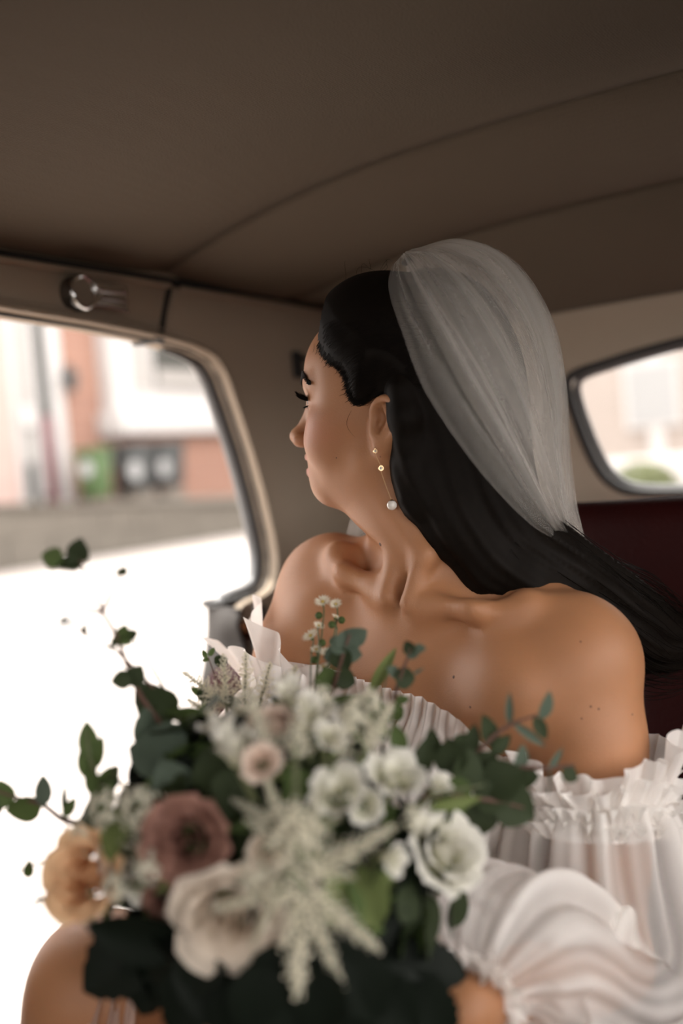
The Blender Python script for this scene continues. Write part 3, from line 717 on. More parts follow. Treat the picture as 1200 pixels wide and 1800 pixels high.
# sternomastoid cords
BF.chain([Td(.012, .002, .000), Td(.016, -.010, .045), Hd(-.004, .045, -.062), Hd(-.022, .062, -.020)], [.0058, .0085, .0105, .012], .012)
BF.chain([Td(-.012, .002, .000), Td(-.02, -.02, .05), Hd(-.012, -.045, -.06), Hd(-.024, -.06, -.02)], [.006, .009, .011, .012], .014)
# arms
EL, WL = P(1075, 1690, .87), P(815, 1775, .70)
ER, WR = P(395, 1480, 1.03), P(470, 1690, .80)
def arm(J, E, W, s):
    BF.ell(J+tL*s*.010, (.042, .048, .052), TR, .035)
    a = J*.72+E*.28+tL*s*.004
    BF.chain([J+tL*s*.006, a, J*.35+E*.65, E], [.041, .042, .037, .032], .03)
    BF.chain([E, E*.75+W*.25, E*.4+W*.6, W], [.032, .033, .028, .0225], .02)
arm(JL, EL, WL, 1); arm(JR, ER, WR, -1)
# legs: sitting, the right knee high towards the doorway
HIPL, HIPR = Td(.085, -.07, -.52), Td(-.085, -.07, -.52)
KR, KL = P(182, 1738, .84), P(560, 1900, .70)
AR = P(-250, 2620, .84); AL = np.array([KL[0]-.06, KL[1]-.05, .28])
for h, kn, an, s in ((HIPR, KR, AR, -1), (HIPL, KL, AL, 1)):
    BF.chain([h, h*.5+kn*.5, kn], [.085, .072, .052], .03); BF.ell(kn, (.054, .054, .052), np.eye(3), .03)
    BF.chain([kn, kn*.65+an*.35+np.array([0, .02, 0]), an], [.050, .052, .034], .03)
    ft = unit(np.array([an[0]-h[0], an[1]-h[1], 0])*1.0); BF.chain([an, an+ft*.09-np.array([0, 0, .045]), an+ft*.16-np.array([0, 0, .055])], [.034, .030, .022], .02)
# hands closed round the bouquet handle
HND = P(640, 1800, .74)                                # top of the handle
BC = P(480, 1480, .70)                                 # heart of the bouquet
bouq_axis = unit(BC-HND)
def hand(Wp, side):
    """palm, four unequal curled fingers and a thumb round the stems"""
    ax = bouq_axis; toW = Wp-HND; toW -= ax*(toW@ax); toW = unit(toW); rnd = np.cross(ax, toW)*side
    rs_ = .024; base = HND+ax*(.0 if side > 0 else -.075)
    pc = base+toW*(rs_+.020)-rnd*.004
    BF.chain([Wp, Wp*.4+pc*.6, pc], [.0225, .022, .020], .012)
    for i, (o, L) in enumerate(((.030, .95), (.010, 1.05), (-.010, 1.0), (-.029, .82))):
        pts = []; 
        for t in np.linspace(0, 3.5*L, 7):
            rr = rs_+.0095; pts.append(base+ax*o+rr*(math.cos(t+.35)*toW+math.sin(t+.35)*rnd))
        pts = [pc+ax*o*.8+rnd*.006]+pts
        BF.chain(pts, np.linspace(.0100, .0074, len(pts)), .004)
    th = [pc+ax*.018-rnd*.010]
    for t in np.linspace(.1, 1.7, 5): th.append(base+ax*(.040+.004*t)+(rs_+.011)*(math.cos(t)*toW-math.sin(t)*rnd))
    BF.chain(th, np.linspace(.0125, .0088, len(th)), .006)
hand(WL, 1); hand(WR, -1)
bV, bQ = BF.nets()
me = mesh('bride', bV, bQ)
# colour of the skin, lips and cheeks is the body's own
loc = (bV-HO)@HR.T/HS
lip = np.exp(-(((loc[:, 0]-.086)/.013)**2+(loc[:, 1]/.026)**4+((loc[:, 2]+.0515)/.0125)**4))
blush = np.exp(-(((loc[:, 0]-.062)/.03)**2+((np.abs(loc[:, 1])-.05)/.03)**2+((loc[:, 2]+.012)/.022)**2))
at = me.attributes.new('make_up', 'FLOAT_COLOR', 'POINT')
at.data.foreach_set('color', np.stack([lip, blush, 0*lip, 1+0*lip], 1).astype(np.float32).ravel())
def skin_mat():
    q = NT('skin'); b = q.n('ShaderNodeBsdfPrincipled'); tc = q.n('ShaderNodeTexCoord'); a = q.n('ShaderNodeAttribute', attribute_name='make_up')
    sp = q.n('ShaderNodeSeparateColor'); q.l(a.outputs['Color'], sp.inputs[0])
    nz = q.n('ShaderNodeTexNoise'); nz.inputs['Scale'].default_value = 28; nz.inputs['Detail'].default_value = 5; q.l(tc.outputs['Object'], nz.inputs['Vector'])
    m0 = q.n('ShaderNodeMix', data_type='RGBA'); q.l(nz.outputs[0], m0.inputs[0]); m0.inputs[6].default_value = c4((.335, .152, .070)); m0.inputs[7].default_value = c4((.41, .190, .092))
    m1 = q.n('ShaderNodeMix', data_type='RGBA'); q.l(sp.outputs[1], m1.inputs[0]); q.l(m0.outputs[2], m1.inputs[6]); m1.inputs[7].default_value = c4((.39, .155, .085))
    m2 = q.n('ShaderNodeMix', data_type='RGBA'); q.l(sp.outputs[0], m2.inputs[0]); q.l(m1.outputs[2], m2.inputs[6]); m2.inputs[7].default_value = c4((.36, .11, .085))
    q.l(m2.outputs[2], b.inputs['Base Color'])
    b.inputs['Roughness'].default_value = .54; b.inputs['Specular IOR Level'].default_value = .40
    b.inputs['Subsurface Weight'].default_value = .12; b.inputs['Subsurface Radius'].default_value = (1, .35, .15); b.inputs['Subsurface Scale'].default_value = .006
    n2 = q.n('ShaderNodeTexNoise'); n2.inputs['Scale'].default_value = 700; n2.inputs['Detail'].default_value = 2; q.l(tc.outputs['Object'], n2.inputs['Vector'])
    bp = q.n('ShaderNodeBump'); bp.inputs['Strength'].default_value = .30; bp.inputs['Distance'].default_value = .0008; q.l(n2.outputs[0], bp.inputs['Height']); q.l(bp.outputs[0], b.inputs['Normal'])
    q.l(b.outputs[0], q.out.inputs[0]); return q.m
M_skin = skin_mat()
bride = link('person', me, M_skin); tag(bride, 'bride in an off-shoulder white dress looking out of the car doorway', 'person')
BVH = BVHTree.FromPolygons([tuple(p) for p in bV], [tuple(q) for q in bQ])
def body_hit(o, d, far=3.0):
    h = BVH.ray_cast(Vector(o), Vector(unit(d)), far); return None if h[0] is None else (np.array(h[0]), np.array(h[1]))
def body_px(px, py):
    return body_hit(CP, cv+(px-600)/FPX*cr-(py-900)/FPX*cu)
# ================================================================ hair, brows, lashes, moles, earring
def hair_mat(name, c, rough=.62):
    q = NT(name); b = q.n('ShaderNodeBsdfPrincipled'); tc = q.n('ShaderNodeTexCoord')
    nz = q.n('ShaderNodeTexNoise'); nz.inputs['Scale'].default_value = 160; q.l(tc.outputs['Object'], nz.inputs['Vector'])
    mx = q.n('ShaderNodeMix', data_type='RGBA'); q.l(nz.outputs[0], mx.inputs[0]); mx.inputs[6].default_value = c4([x*.6 for x in c]); mx.inputs[7].default_value = c4([x*1.5 for x in c])
    q.l(mx.outputs[2], b.inputs['Base Color']); b.inputs['Roughness'].default_value = rough; b.inputs['Specular IOR Level'].default_value = .09
    q.l(b.outputs[0], q.out.inputs[0]); return q.m
M_hair = hair_mat('dark_brown_hair', (.0055, .0036, .0024)); M_lash = hair_mat('black_lash', (.004, .0035, .003), .5)
def strands(name, paths, r0, mm, par, taper=.35, label=None, stuff=False):
    V, Fq, n0 = [], [], 0
    for p in paths:
        p = np.asarray(p); m = len(p); T = np.gradient(p, axis=0); T /= np.maximum(np.linalg.norm(T, axis=1, keepdims=True), 1e-9)
        a = np.array([.3, .5, .81]); N = np.cross(T, a); N /= np.maximum(np.linalg.norm(N, axis=1, keepdims=True), 1e-9); B = np.cross(T, N)
        r = r0*np.interp(np.linspace(0, 1, m), [0, .15, .7, 1], [.6, 1, 1, taper])[:, None]
        ring = np.stack([p+r*(math.cos(t)*N+math.sin(t)*B) for t in (0, 2.094, 4.189)], 1); V.append(ring.reshape(-1, 3))
        i = np.arange(m-1)[:, None]; k = np.arange(3)[None]; k2 = (k+1) % 3
        Fq.append(np.stack([i*3+k, i*3+k2, (i+1)*3+k2, (i+1)*3+k], -1).reshape(-1, 4)+n0); n0 += 3*m
    o = link(name, mesh(name, np.concatenate(V), np.concatenate(Fq)), mm, par)
    if label: o['label'] = label
    if stuff: o['kind'] = 'stuff'
    return o
rs = np.random.RandomState(11)
# hairline on her left side, read as points lying on the head, then mirrored
line_px = [(576, 545), (558, 580), (558, 608), (574, 634), (598, 650), (609, 668), (612, 688), (622, 705), (634, 708), (647, 699), (659, 685)]
line_ac = []
for q in line_px:
    h = body_px(*q)
    if h is None: continue
    d = (h[0]-HO)@HR.T/HS; line_ac.append((d[0], d[2]))
la = np.array(line_ac)
poly_ac = [tuple(q) for q in la] + [(-.022, .012), (-.040, .006), (-.046, -.012), (-.050, -.05), (-.16, -.06), (-.16, .16), (.04, .16), (la[0][0]-.012, la[0][1]+.018)]
def inside(poly, x, y):
    poly = np.asarray(poly); r = np.zeros(x.shape, bool); j = len(poly)-1
    for i in range(len(poly)):
        xi, yi = poly[i]; xj, yj = poly[j]
        c = ((yi > y) != (yj > y)) & (x < (xj-xi)*(y-yi)/(yj-yi+1e-12)+xi); r ^= c; j = i
    return r
def edge_dist(poly, x, y):
    d = np.full(x.shape, 9.); poly = np.asarray(poly)
    for i in range(len(poly)-1):
        a, b = poly[i], poly[i+1]; ab = b-a; t = np.clip(((x-a[0])*ab[0]+(y-a[1])*ab[1])/(ab@ab+1e-12), 0, 1)
        d = np.minimum(d, np.hypot(x-a[0]-t*ab[0], y-a[1]-t*ab[1]))
    return d
# hair cap: the scalp inside the hairline, lifted off the skin
head = (np.linalg.norm(bV-HO, axis=1) < .16) & (loc[:, 2] > -.06)
mask = head & inside(poly_ac, loc[:, 0], loc[:, 2]) & ~((np.abs(loc[:, 1]) > .0655) & (loc[:, 2] < .030) & (loc[:, 0] > -.048) & (loc[:, 0] < .002))
e0_ = edge_dist(la, loc[:, 0], loc[:, 2]); jag = .0048+.0022*np.sin(loc[:, 0]*900)*np.sin(loc[:, 2]*700)
mask &= e0_ > jag
fm = mask[bQ].all(1); used = np.unique(bQ[fm]); remap = np.full(len(bV), -1); remap[used] = np.arange(len(used))
nrm = np.zeros((len(bV), 3)); fn = np.cross(bV[bQ[:, 2]]-bV[bQ[:, 0]], bV[bQ[:, 3]]-bV[bQ[:, 1]])
for k in range(4): np.add.at(nrm, bQ[:, k], fn)
nrm /= np.maximum(np.linalg.norm(nrm, axis=1, keepdims=True), 1e-12)
def lift_of(L):
    e = edge_dist(la, L[:, 0], L[:, 2]); v = .0003+.0125*np.clip(e/.035, 0, 1)**.7
    v = v+.006*np.exp(-(((L[:, 0]+.06)/.06)**2+((L[:, 2]-.12)/.04)**2))
    return v+.0135*np.exp(-(((L[:, 0]-.035)/.05)**2+((L[:, 2]-.125)/.038)**2))*np.clip(e/.02, 0, 1)
lift = lift_of(loc)
cap_v = bV+nrm*lift[:, None]
hair = link('hair', mesh('hair', cap_v[used], remap[bQ[fm]]), M_hair, bride)
# long hair falling behind the ear, over the neck and behind her left shoulder
HC = [(760,600,1.035,.080),(790,690,1.015,.078),(806,780,1.0,.070),(835,875,.985,.060),(888,955,.985,.051),(962,1005,.985,.045),(1035,1050,1.00,.042),(1095,1092,1.015,.040),(1145,1122,1.03,.032),(1205,1130,1.05,.020),(1260,1120,1.07,.008)]
hc = np.array([np.append(P(a, b, d), r) for a, b, d, r in HC]); hcs = crom(hc, 60)
# the lock leaving the scalp behind the ear
HF = Field(np.arange(-.78, .12, .004), np.arange(.72, 1.26, .004), np.arange(.80, 1.42, .004))
HF.chain(hcs[:, :3], np.maximum(hcs[:, 3]*.93, .004), .012)
HF.ell(Hd(-.035, 0, .045), np.array([.086, .079, .086])*HS, HR, .03)
for a, b, d, r in ((716, 745, .955, .020), (722, 800, .955, .020), (742, 858, .95, .024), (790, 925, .945, .024), (850, 990, .945, .024), (925, 1022, .945, .024), (985, 1032, .96, .022)):
    HF.ell(P(a, b, d), np.array([r, r*.8, r*1.3]), np.eye(3), .022)
# keep the ear and the face free of it
HF.ell(Hd(.003, .075, -.004), np.array([.026, .022, .034])*HS, HR, .006, True)
HF.chain([P(703, 688, .932), P(710, 735, .932), P(712, 785, .937), P(717, 830, .94), P(737, 885, .945)], [.013, .0145, .011, .010, .014], .010)
HF.ell(Hd(.058, 0, -.01), np.array([.085, .12, .080])*HS, HR, .01, True)
# soft locks: grooves running along the fall
hv, hq = HF.nets()
i0 = np.array([np.argmin(((hcs[:, :3]-p)**2).sum(1)) for p in hv]); T = np.gradient(hcs[:, :3], axis=0); T /= np.linalg.norm(T, axis=1, keepdims=True)
rel = hv-hcs[i0, :3]; Bn = np.cross(T[i0], cv); Bn /= np.linalg.norm(Bn, axis=1, keepdims=True); Nn = np.cross(Bn, T[i0]); th = np.arctan2((rel*Bn).sum(1), (rel*Nn).sum(1))
gro = np.sin(th*9+i0*.05)*.5+np.sin(th*17-i0*.08+1)*.35+np.sin(th*31+i0*.03)*.25
below = (np.clip(i0/20, 0, 1)); hv = hv+(rel/np.maximum(np.linalg.norm(rel, axis=1, keepdims=True), 1e-6))*(gro*.0032*below)[:, None]
link('hair_fall', mesh('hair_fall', hv, hq), M_hair, hair)
# strands on the fall
paths = []
def fall_path(th0, rad, t0, t1, n=46, wave=.004, ph=0, flare=0):
    t = np.linspace(t0, t1, n); c = np.stack([np.interp(t, np.linspace(0, 1, 60), hcs[:, k]) for k in range(4)], 1)
    Tt = np.gradient(c[:, :3], axis=0); Tt /= np.linalg.norm(Tt, axis=1, keepdims=True); Bt = np.cross(Tt, cv); Bt /= np.linalg.norm(Bt, axis=1, keepdims=True); Nt = np.cross(Bt, Tt)
    a = th0+.5*(t-.5)+.15*np.sin(5*t+ph); r = c[:, 3]*rad*(1+flare*np.clip((t-.6)/.4, 0, 1))+wave*np.sin(9*t+ph)*t
    return c[:, :3]+r[:, None]*(np.cos(a)[:, None]*Nt+np.sin(a)[:, None]*Bt)
for _ in range(900):
    paths.append(fall_path(rs.uniform(-2.3, 2.3)+math.pi*0, rs.uniform(.93, 1.03), rs.uniform(.12, .3), rs.uniform(.85, 1.0), wave=.003, ph=rs.uniform(0, 6)))
for _ in range(120):                                        # wisps leaving the ends
    paths.append(fall_path(rs.uniform(-math.pi, math.pi), rs.uniform(.9, 1.2), rs.uniform(.35, .6), rs.uniform(.9, 1.0), wave=.006, ph=rs.uniform(0, 6), flare=rs.uniform(.2, 1.5)))
strands('hair_strands', paths, .00042, M_hair, hair, stuff=True)
# strands combed back over the scalp
ctr = Hd(-.01, 0, .02)
def on_scalp(dirs, lifts):
    out = []
    for d, l in zip(dirs, lifts):
        h = BVH.ray_cast(Vector(ctr+d*.2), Vector(-d), .2)
        if h[0] is None: return None
        out.append(np.array(h[0])+d*l)
    return np.array(out)
def ldir(a, b, c): return unit(a*hA+b*hB+c*hC)
paths = []
gath = ldir(-.95, .25, .35); gath2 = ldir(-.92, .40, .05); gathR = ldir(-.95, -.25, .35)
lh = [h for h in (body_px(*q) for q in line_px) if h is not None]
roots = crom([h[0] for h in lh], 120)
for _ in range(3000):
    u = rs.uniform(0, 118); i = int(u); p0 = roots[i]+(roots[i+1]-roots[i])*(u-i)+rs.randn(3)*.0012+hA*rs.uniform(-.002, .0045)*(.3+u/118)
    d0 = unit(p0-ctr); k = u/118; mirror = rs.rand() < .25
    ups = ldir(-.5, .55, .75); md = unit(d0*.55+ups*(.5-.38*k)+gath*.25+ldir(-.2, .95, .25)*k*.35)
    ge = unit(gath*(1-k)+gath2*k+rs.randn(3)*.08)
    st = max(0, rs.uniform(-.25, .35))**1.6
    dirs = []
    for t in np.linspace(st, 1, 22):
        q = (1-t)**2*d0+2*t*(1-t)*md+t*t*ge; dirs.append(unit(q))
    tt = np.linspace(st, 1, 22)
    if mirror: dirs = [d-2*hB*(d@hB) for d in dirs]; 
    p = on_scalp(dirs, 0*tt)
    if p is not None: p = p+np.array(dirs)*(lift_of((p-HO)@HR.T/HS)*np.clip(tt*9, .06, 1)+.0003+rs.uniform(-.0004, .0012)*np.clip(tt*6, 0, 1))[:, None]
    if p is not None and np.linalg.norm(np.diff(p, axis=0), axis=1).max() < .03: paths.append(p)
strands('combed_strands', paths, .00030, M_hair, hair, taper=.8, stuff=True)
# soft temple down and flyaways
paths = []
for _ in range(170):
    u = rs.uniform(20, 118); i = int(u); p0 = roots[i]; n = unit(p0-ctr)
    fwd = unit(hA*rs.uniform(-.2, .5)-hC*rs.uniform(.0, .6)); back = unit(-hA*.8+hC*.25)
    L = rs.uniform(.006, .016); t = np.linspace(0, 1, 7)[:, None]
    paths.append(p0+n*.0012+back*.004*0+(fwd*(t*(1-t)*1.3)+back*t*t)*L+n*.002*t)
for _ in range(9):
    p0 = P(rs.uniform(585, 700), rs.uniform(466, 490), 1.0); 
    d0 = unit(p0-ctr); h = BVH.ray_cast(Vector(ctr+d0*.2), Vector(-d0), .2); p0 = np.array(h[0]); p0 = p0+d0*(float(lift_of(((p0-HO)@HR.T/HS)[None])[0])-.001)
    t = np.linspace(0, 1, 12)[:, None]; L = rs.uniform(.008, .022); sd = unit(np.cross(d0, hB)+rs.randn(3)*.4)
    paths.append(p0+d0*L*.45*np.sin(t*2.6)+sd*L*t+unit(rs.randn(3))*.004*np.sin(5*t))
for _ in range(900):                                        # fine hairs softening the hairline
    u = rs.uniform(0, 118); i = int(u); p0 = roots[i]+(roots[i+1]-roots[i])*(u-i); k = u/118; fw = hA*(1-.5*k)-hC*.35*k
    p0 = p0+fw*(rs.exponential(.0028)-.002); bk = unit(-hA*1.0+hC*(.55-.2*k)+rs.randn(3)*.18); L = rs.uniform(.010, .022); pts = []
    for t in np.linspace(0, 1, 7):
        g = unit(p0+bk*L*t-ctr); h = BVH.ray_cast(Vector(ctr+g*.2), Vector(-g), .2)
        if h[0] is None: break
        pts.append(np.array(h[0])+g*(.0004+.0035*t*t))
    if len(pts) == 7 and np.linalg.norm(np.diff(pts, axis=0), axis=1).max() < .006: paths.append(np.array(pts))
for _ in range(1):                                          # loose hairs on the cheek
    h = body_px(618, 722)
    if h is None: continue
    L = rs.uniform(.02, .05); pts = []
    for t in np.linspace(0, 1, 14):
        g = h[0]-hC*L*t+hA*(.010*math.sin(2.6*t)-.010*t); k = body_hit(g+hB*.05, -hB)
        if k is not None: pts.append(k[0]+hB*.0012)
    if len(pts) > 6: paths.append(crom(pts[::2], 20))
strands('flyaway_hair', paths, .00017, M_hair, hair, taper=.3, stuff=True)
# brows and lashes
for s in (1, -1):
    br = []
    for _ in range(320):
        t = rs.rand(); a, b, c = np.array([.089, .011, .0345])*(1-t)+np.array([.060, .050, .0335])*t; c += .006*math.sin(math.pi*min(1, t*1.1))+rs.uniform(-.0045, .0045)*(1-.6*t)
        d = unit(a*hA+s*b*hB+(c-.02)*hC); c0 = Hd(0, 0, .02); pts = []
        for e in np.linspace(0, 1, 5):
            g = unit(d+(hB*s*.06*e+hC*(.045-.06*t)*e)); h = BVH.ray_cast(Vector(c0+g*.2), Vector(-g), .2)
            if h[0] is not None: pts.append(np.array(h[0])+g*(.0006+.0014*e))
        if len(pts) == 5: br.append(pts)
    strands('eyebrow', br, .0005, M_lash, bride)
    la_ = []
    for _ in range(130):
        t = rs.uniform(-1, 1); yb = s*.031+.0135*t*s; base = Hd(.069+.0132*math.sqrt(max(0, 1-(t*.86)**2)), yb, .0185-.0022*t*t)
        out = unit(hA*1.0+hB*s*(.55*t+.35)+hC*rs.uniform(-.25, .15)); L = rs.uniform(.0085, .0135)*(1-.25*abs(t-.3))
        e = np.linspace(0, 1, 7)[:, None]; la_.append(base+out*L*e+hC*L*.55*e**2)
    strands('eyelashes', la_, .00050, M_lash, bride, taper=.2)
    lo_ = []
    for _ in range(30):
        t = rs.uniform(-1, 1); base = Hd(.069+.0128*math.sqrt(max(0, 1-(t*.86)**2)), s*.031+.0130*t*s, .0115)
        e = np.linspace(0, 1, 5)[:, None]; out = unit(hA+hB*s*(.5*t+.3)-hC*.4); lo_.append(base+out*.005*e-hC*.001*e**2)
    strands('lower_lashes', lo_, .00028, M_lash, bride, taper=.2)
    m = MB().ball(Hd(.0690, s*.031, .016), .0122*HS, 20, 14); eb = m.build('eyeball', mat('eye_white', (.62, .58, .55), .15, .05, 60), bride)
    ip_ = Hd(.0690+.0112, s*.031, .016); m = MB().ball(ip_, .0001+np.array([.0022, .0056, .0056])*HS, 16, 8, HR.T); m.build('iris', mat('brown_iris', (.05, .022, .010), .1, .3, 200), eb)
m = MB()
for k in range(-4, 5):
    p = Hd(.0825-.00055*k*k, k*.0052, -.0485); m.ball(p, np.array([.0026, .0028, .0042])*HS, 8, 6, HR.T)
m.build('teeth', mat('teeth', (.66, .60, .54), .2, .05, 80), bride)
M_mole = mat('mole', (.10, .045, .025), .6, .2, 300)
for px, py, r in ((668, 957, .0021), (797, 1190, .0016), (826, 1243, .0012), (1052, 1246, .0010), (1038, 1242, .0010), (1111, 1256, .0010), (1022, 1263, .0009), (1020, 1128, .0009), (668, 803, .0007), (591, 805, .0007), (808, 976, .0009)):
    h = body_px(px, py)
    if h is None: continue
    n = h[1]; a = unit(np.cross(n, [0, 0, 1])); b = np.cross(n, a)
    MB().ball(h[0], np.array([r, r, r*.3]), 10, 6, np.stack([a, b, n], 1)).build('mole', M_mole, bride)
# ---- drop earring
M_gold = mat('gold', (.60, .42, .24), .28, .1, 60, metal=1); M_pearl = mat('pearl', (.72, .66, .60), .18, .06, 30, coat=.6); M_gem = mat('clear_stone', (.55, .55, .55), .05, .1, 400, spec=1)
def near(px, py, lo=.0):
    h = body_px(px, py); return None if h is None else (h[0]-CP)@cv-lo
dl = near(662, 786) or .93
dn = min(dl+.006, (near(688, 887) or .94))-.0060
e0, e1, e2 = P(659, 793, dl-.003), P(669, 823, dl-.001+(dn-dl)*.25), P(687, 877, dn)
ear_ = tag(empty('drop_earring', e0), 'gold drop earring with a pearl hanging from her left ear', 'earring'); bpy.context.view_layer.update()
def jew(m, n, mm, **k):
    o = m.build(n, mm, ear_, **k); o.matrix_parent_inverse = ear_.matrix_world.inverted(); return o
FC = Matrix(((cr[0], cu[0], -cv[0], 0), (cr[1], cu[1], -cv[1], 0), (cr[2], cu[2], -cv[2], 0), (0, 0, 0, 1)))
FE = Matrix.Translation(Vector(e0)) @ Matrix.Rotation(.5, 4, 'Z') @ FC
prof = [(0, -.0012), (.0019, -.0012), (.0021, 0), (.0021, .0008), (.0014, .0008), (.0013, .0004), (0, .0004)]
jew(MB().lathe(prof, 14, FE), 'stud', M_gold); jew(MB().ball(e0+(-cv)*.0006, .0011, 8, 6), 'stone', M_gem)
hook = crom([e0+cu*.004+cv*.002, e0+cu*.0028-cv*.001, e0+cu*.001-cv*.0008, e0], 10); jew(MB().tube(hook, .00035, 5), 'hook', M_gold)
m = MB()
def chain_links(m, a, b, sag, n):
    t = np.linspace(0, 1, n); p = a[None]*(1-t)[:, None]+b[None]*t[:, None]-cr*0+np.sin(math.pi*t)[:, None]*sag
    for i in range(n-1):
        c = (p[i]+p[i+1])/2; d = unit(p[i+1]-p[i]); s = unit(np.cross(d, -cv)) if i % 2 else unit(np.cross(np.cross(d, -cv), d)); L = np.linalg.norm(p[i+1]-p[i])*.68
        m.tube([c+d*L*math.cos(k)+s*.00042*math.sin(k) for k in np.linspace(0, 2*math.pi, 8, endpoint=False)], 0.00013, 4, closed=True)
chain_links(m, e0-cu*.0016, e1+cu*.0024, -cr*.0002, 19); jew(m, 'upper_chain', M_gold)
m = MB(); chain_links(m, e1-cu*.0024, e2, -cr*.0003, 44); jew(m, 'lower_chain', M_gold)
jew(MB().lathe([(a*1.25, z*1.25) for a, z in prof], 16, Matrix.Translation(Vector(e1)) @ Matrix.Rotation(.4, 4, 'Z') @ FC), 'bezel', M_gold); jew(MB().ball(e1+(-cv)*.0007, .0014, 8, 6), 'bezel_stone', M_gem)
pc = P(688.5, 888, dn); jew(MB().ball(pc, .0048, 24, 16), 'pearl', M_pearl)
jew(MB().lathe([(0, .0058), (.0012, .0056), (.0016, .0048), (.0026, .0040), (.0028, .0036)], 12, Matrix.Translation(Vector(pc))), 'pearl_cap', M_gold)
# ================================================================ veil and dress
def patch(guides, nu, nv, fold=None):
    """surface through guide lines (each a list of points): u across the guides, v along them"""
    G = np.stack([crom(np.array(g), nv) for g in guides], 0)              # guides x nv x 3
    return np.stack([crom(G[:, j], nu) for j in range(nv)], 1)             # nu x nv x 3
def ruck(S, amp):
    """push a surface along its normals"""
    Tu = np.gradient(S, axis=0); Tv = np.gradient(S, axis=1); N = np.cross(Tu, Tv); N /= np.maximum(np.linalg.norm(N, axis=-1, keepdims=True), 1e-9)
    return S+N*amp[..., None]
def px(*q): return [P(a, b, d) for a, b, d in q]
vg = [px((706,449,.985),(688,470,.955),(683,510,.925),(703,575,.880),(748,690,.860),(838,822,.862),(930,920,.900),(985,952,.975),(1006,966,1.05),(1012,1010,1.09)),
      px((708,446,.985),(705,462,.945),(722,510,.905),(765,590,.862),(822,695,.848),(890,805,.858),(955,905,.905),(992,950,.985),(1008,966,1.05),(1013,1010,1.09)),
      px((712,443,.99),(735,455,.945),(780,510,.900),(840,605,.872),(892,705,.872),(938,810,.890),(975,900,.94),(1000,950,.995),(1010,966,1.06),(1014,1010,1.10)),
      px((716,441,1.0),(765,442,.965),(835,490,.925),(905,590,.905),(945,700,.905),(970,805,.925),(990,895,.965),(1006,948,1.01),(1012,968,1.06),(1015,1010,1.10)),
      px((722,439,1.01),(800,427,1.00),(880,462,.975),(948,560,.965),(978,680,.965),(986,800,.975),(997,895,1.0),(1010,948,1.03),(1013,969,1.07),(1016,1010,1.11)),
      px((724,439,1.02),(815,422,1.03),(905,462,1.03),(968,560,1.03),(990,660,1.03),(990,790,1.03),(998,890,1.05),(1012,948,1.07),(1014,970,1.10),(1016,1010,1.13)),
      px((720,440,1.04),(800,430,1.07),(870,475,1.09),(925,570,1.10),(940,690,1.10),(930,810,1.11),(920,900,1.13),(930,960,1.14),(940,1000,1.15),(945,1040,1.16)),
      px((712,445,1.06),(760,450,1.10),(800,505,1.12),(810,600,1.13),(790,700,1.13),(760,800,1.14),(735,890,1.15),(730,950,1.15),(730,1000,1.15),(730,1040,1.16)),
      px((704,450,1.07),(715,480,1.11),(705,560,1.13),(680,650,1.13),(660,750,1.13),(640,840,1.12),(617,905,1.11),(606,950,1.11),(600,1000,1.12),(600,1040,1.13))]
def veil_layer(name, seed, nu, nv, inset, amp, mm, par, sub=None):
    S = patch(vg if sub is None else vg[sub[0]:sub[1]], nu, nv); r = np.random.RandomState(seed)
    u = np.linspace(0, 1, nu)[:, None]; v = np.linspace(0, 1, nv)[None]; A = np.zeros((nu, nv)); D = np.zeros((nu, nv))
    for f, k in ((5, 1.0), (8, .8), (13, .45), (21, .22)):
        A += k*np.sin(2*math.pi*f*(u+.03*np.sin(2.2*v+r.rand()*6)+.05*v*r.randn())+r.rand()*6)
    w_ = u+.04*np.sin(2*v+r.rand()*6)
    D = np.interp(w_, np.linspace(-.1, 1.1, 90), smooth_noise(90, 60, seed+30))*.5+np.interp(w_, np.linspace(-.1, 1.1, 200), smooth_noise(200, 130, seed+31))*.35
    D = .42+.20*D+.30*np.exp(-v/.10)+.12*A*.5
    S = ruck(S, amp*A*np.clip(v*4, .1, 1)*np.clip((1-v)*5, .2, 1)*np.clip(u*6, .2, 1)+inset*np.clip((u-.12)*4, .1, 1))
    me = mesh(name, S, grid_faces(nu, nv)); gather_attr(me, D*np.clip(.45+u*4, 0, 1)); return link(name, me, mm, par)
M_tulle = tulle('veil_tulle', (.78, .74, .69), .03, .60); M_tulle2 = tulle('veil_tulle_soft', (.78, .74, .69), .0, .44)
veil = veil_layer('veil', 1, 320, 110, 0, .0030, M_tulle, bride); veil['label'] = 'sheer white tulle veil gathered at the crown'
veil_layer('veil_layer', 2, 260, 100, .003, .0036, M_tulle2, veil, (1, 7)); veil_layer('veil_layer', 5, 260, 100, .006, .0032, M_tulle2, veil, (2, 7))
m = MB()
cb = crom(px((712,462,.985),(714,459,1.0),(716,456,1.03),(715,458,1.05)), 14)
for i, p in enumerate(cb): m.ball(p, (.004, .004, .003), 8, 6)
m.tube(cb, .003, 8); m.build('comb', M_hair, veil)
# ---- the dress
M_org = tulle('dress_organza', (.94, .91, .88), .26, .86, .40)
M_ruf = sheer('dress_ruffle', (.95, .92, .89), .84, .40, 30, .08)
M_satin = mat('dress_lining', (.74, .69, .65), .5, .05, 12, trans=.15)
def tloc(p): d = np.asarray(p)-NOT; return np.array([d@tL, d@tF, d@tU])
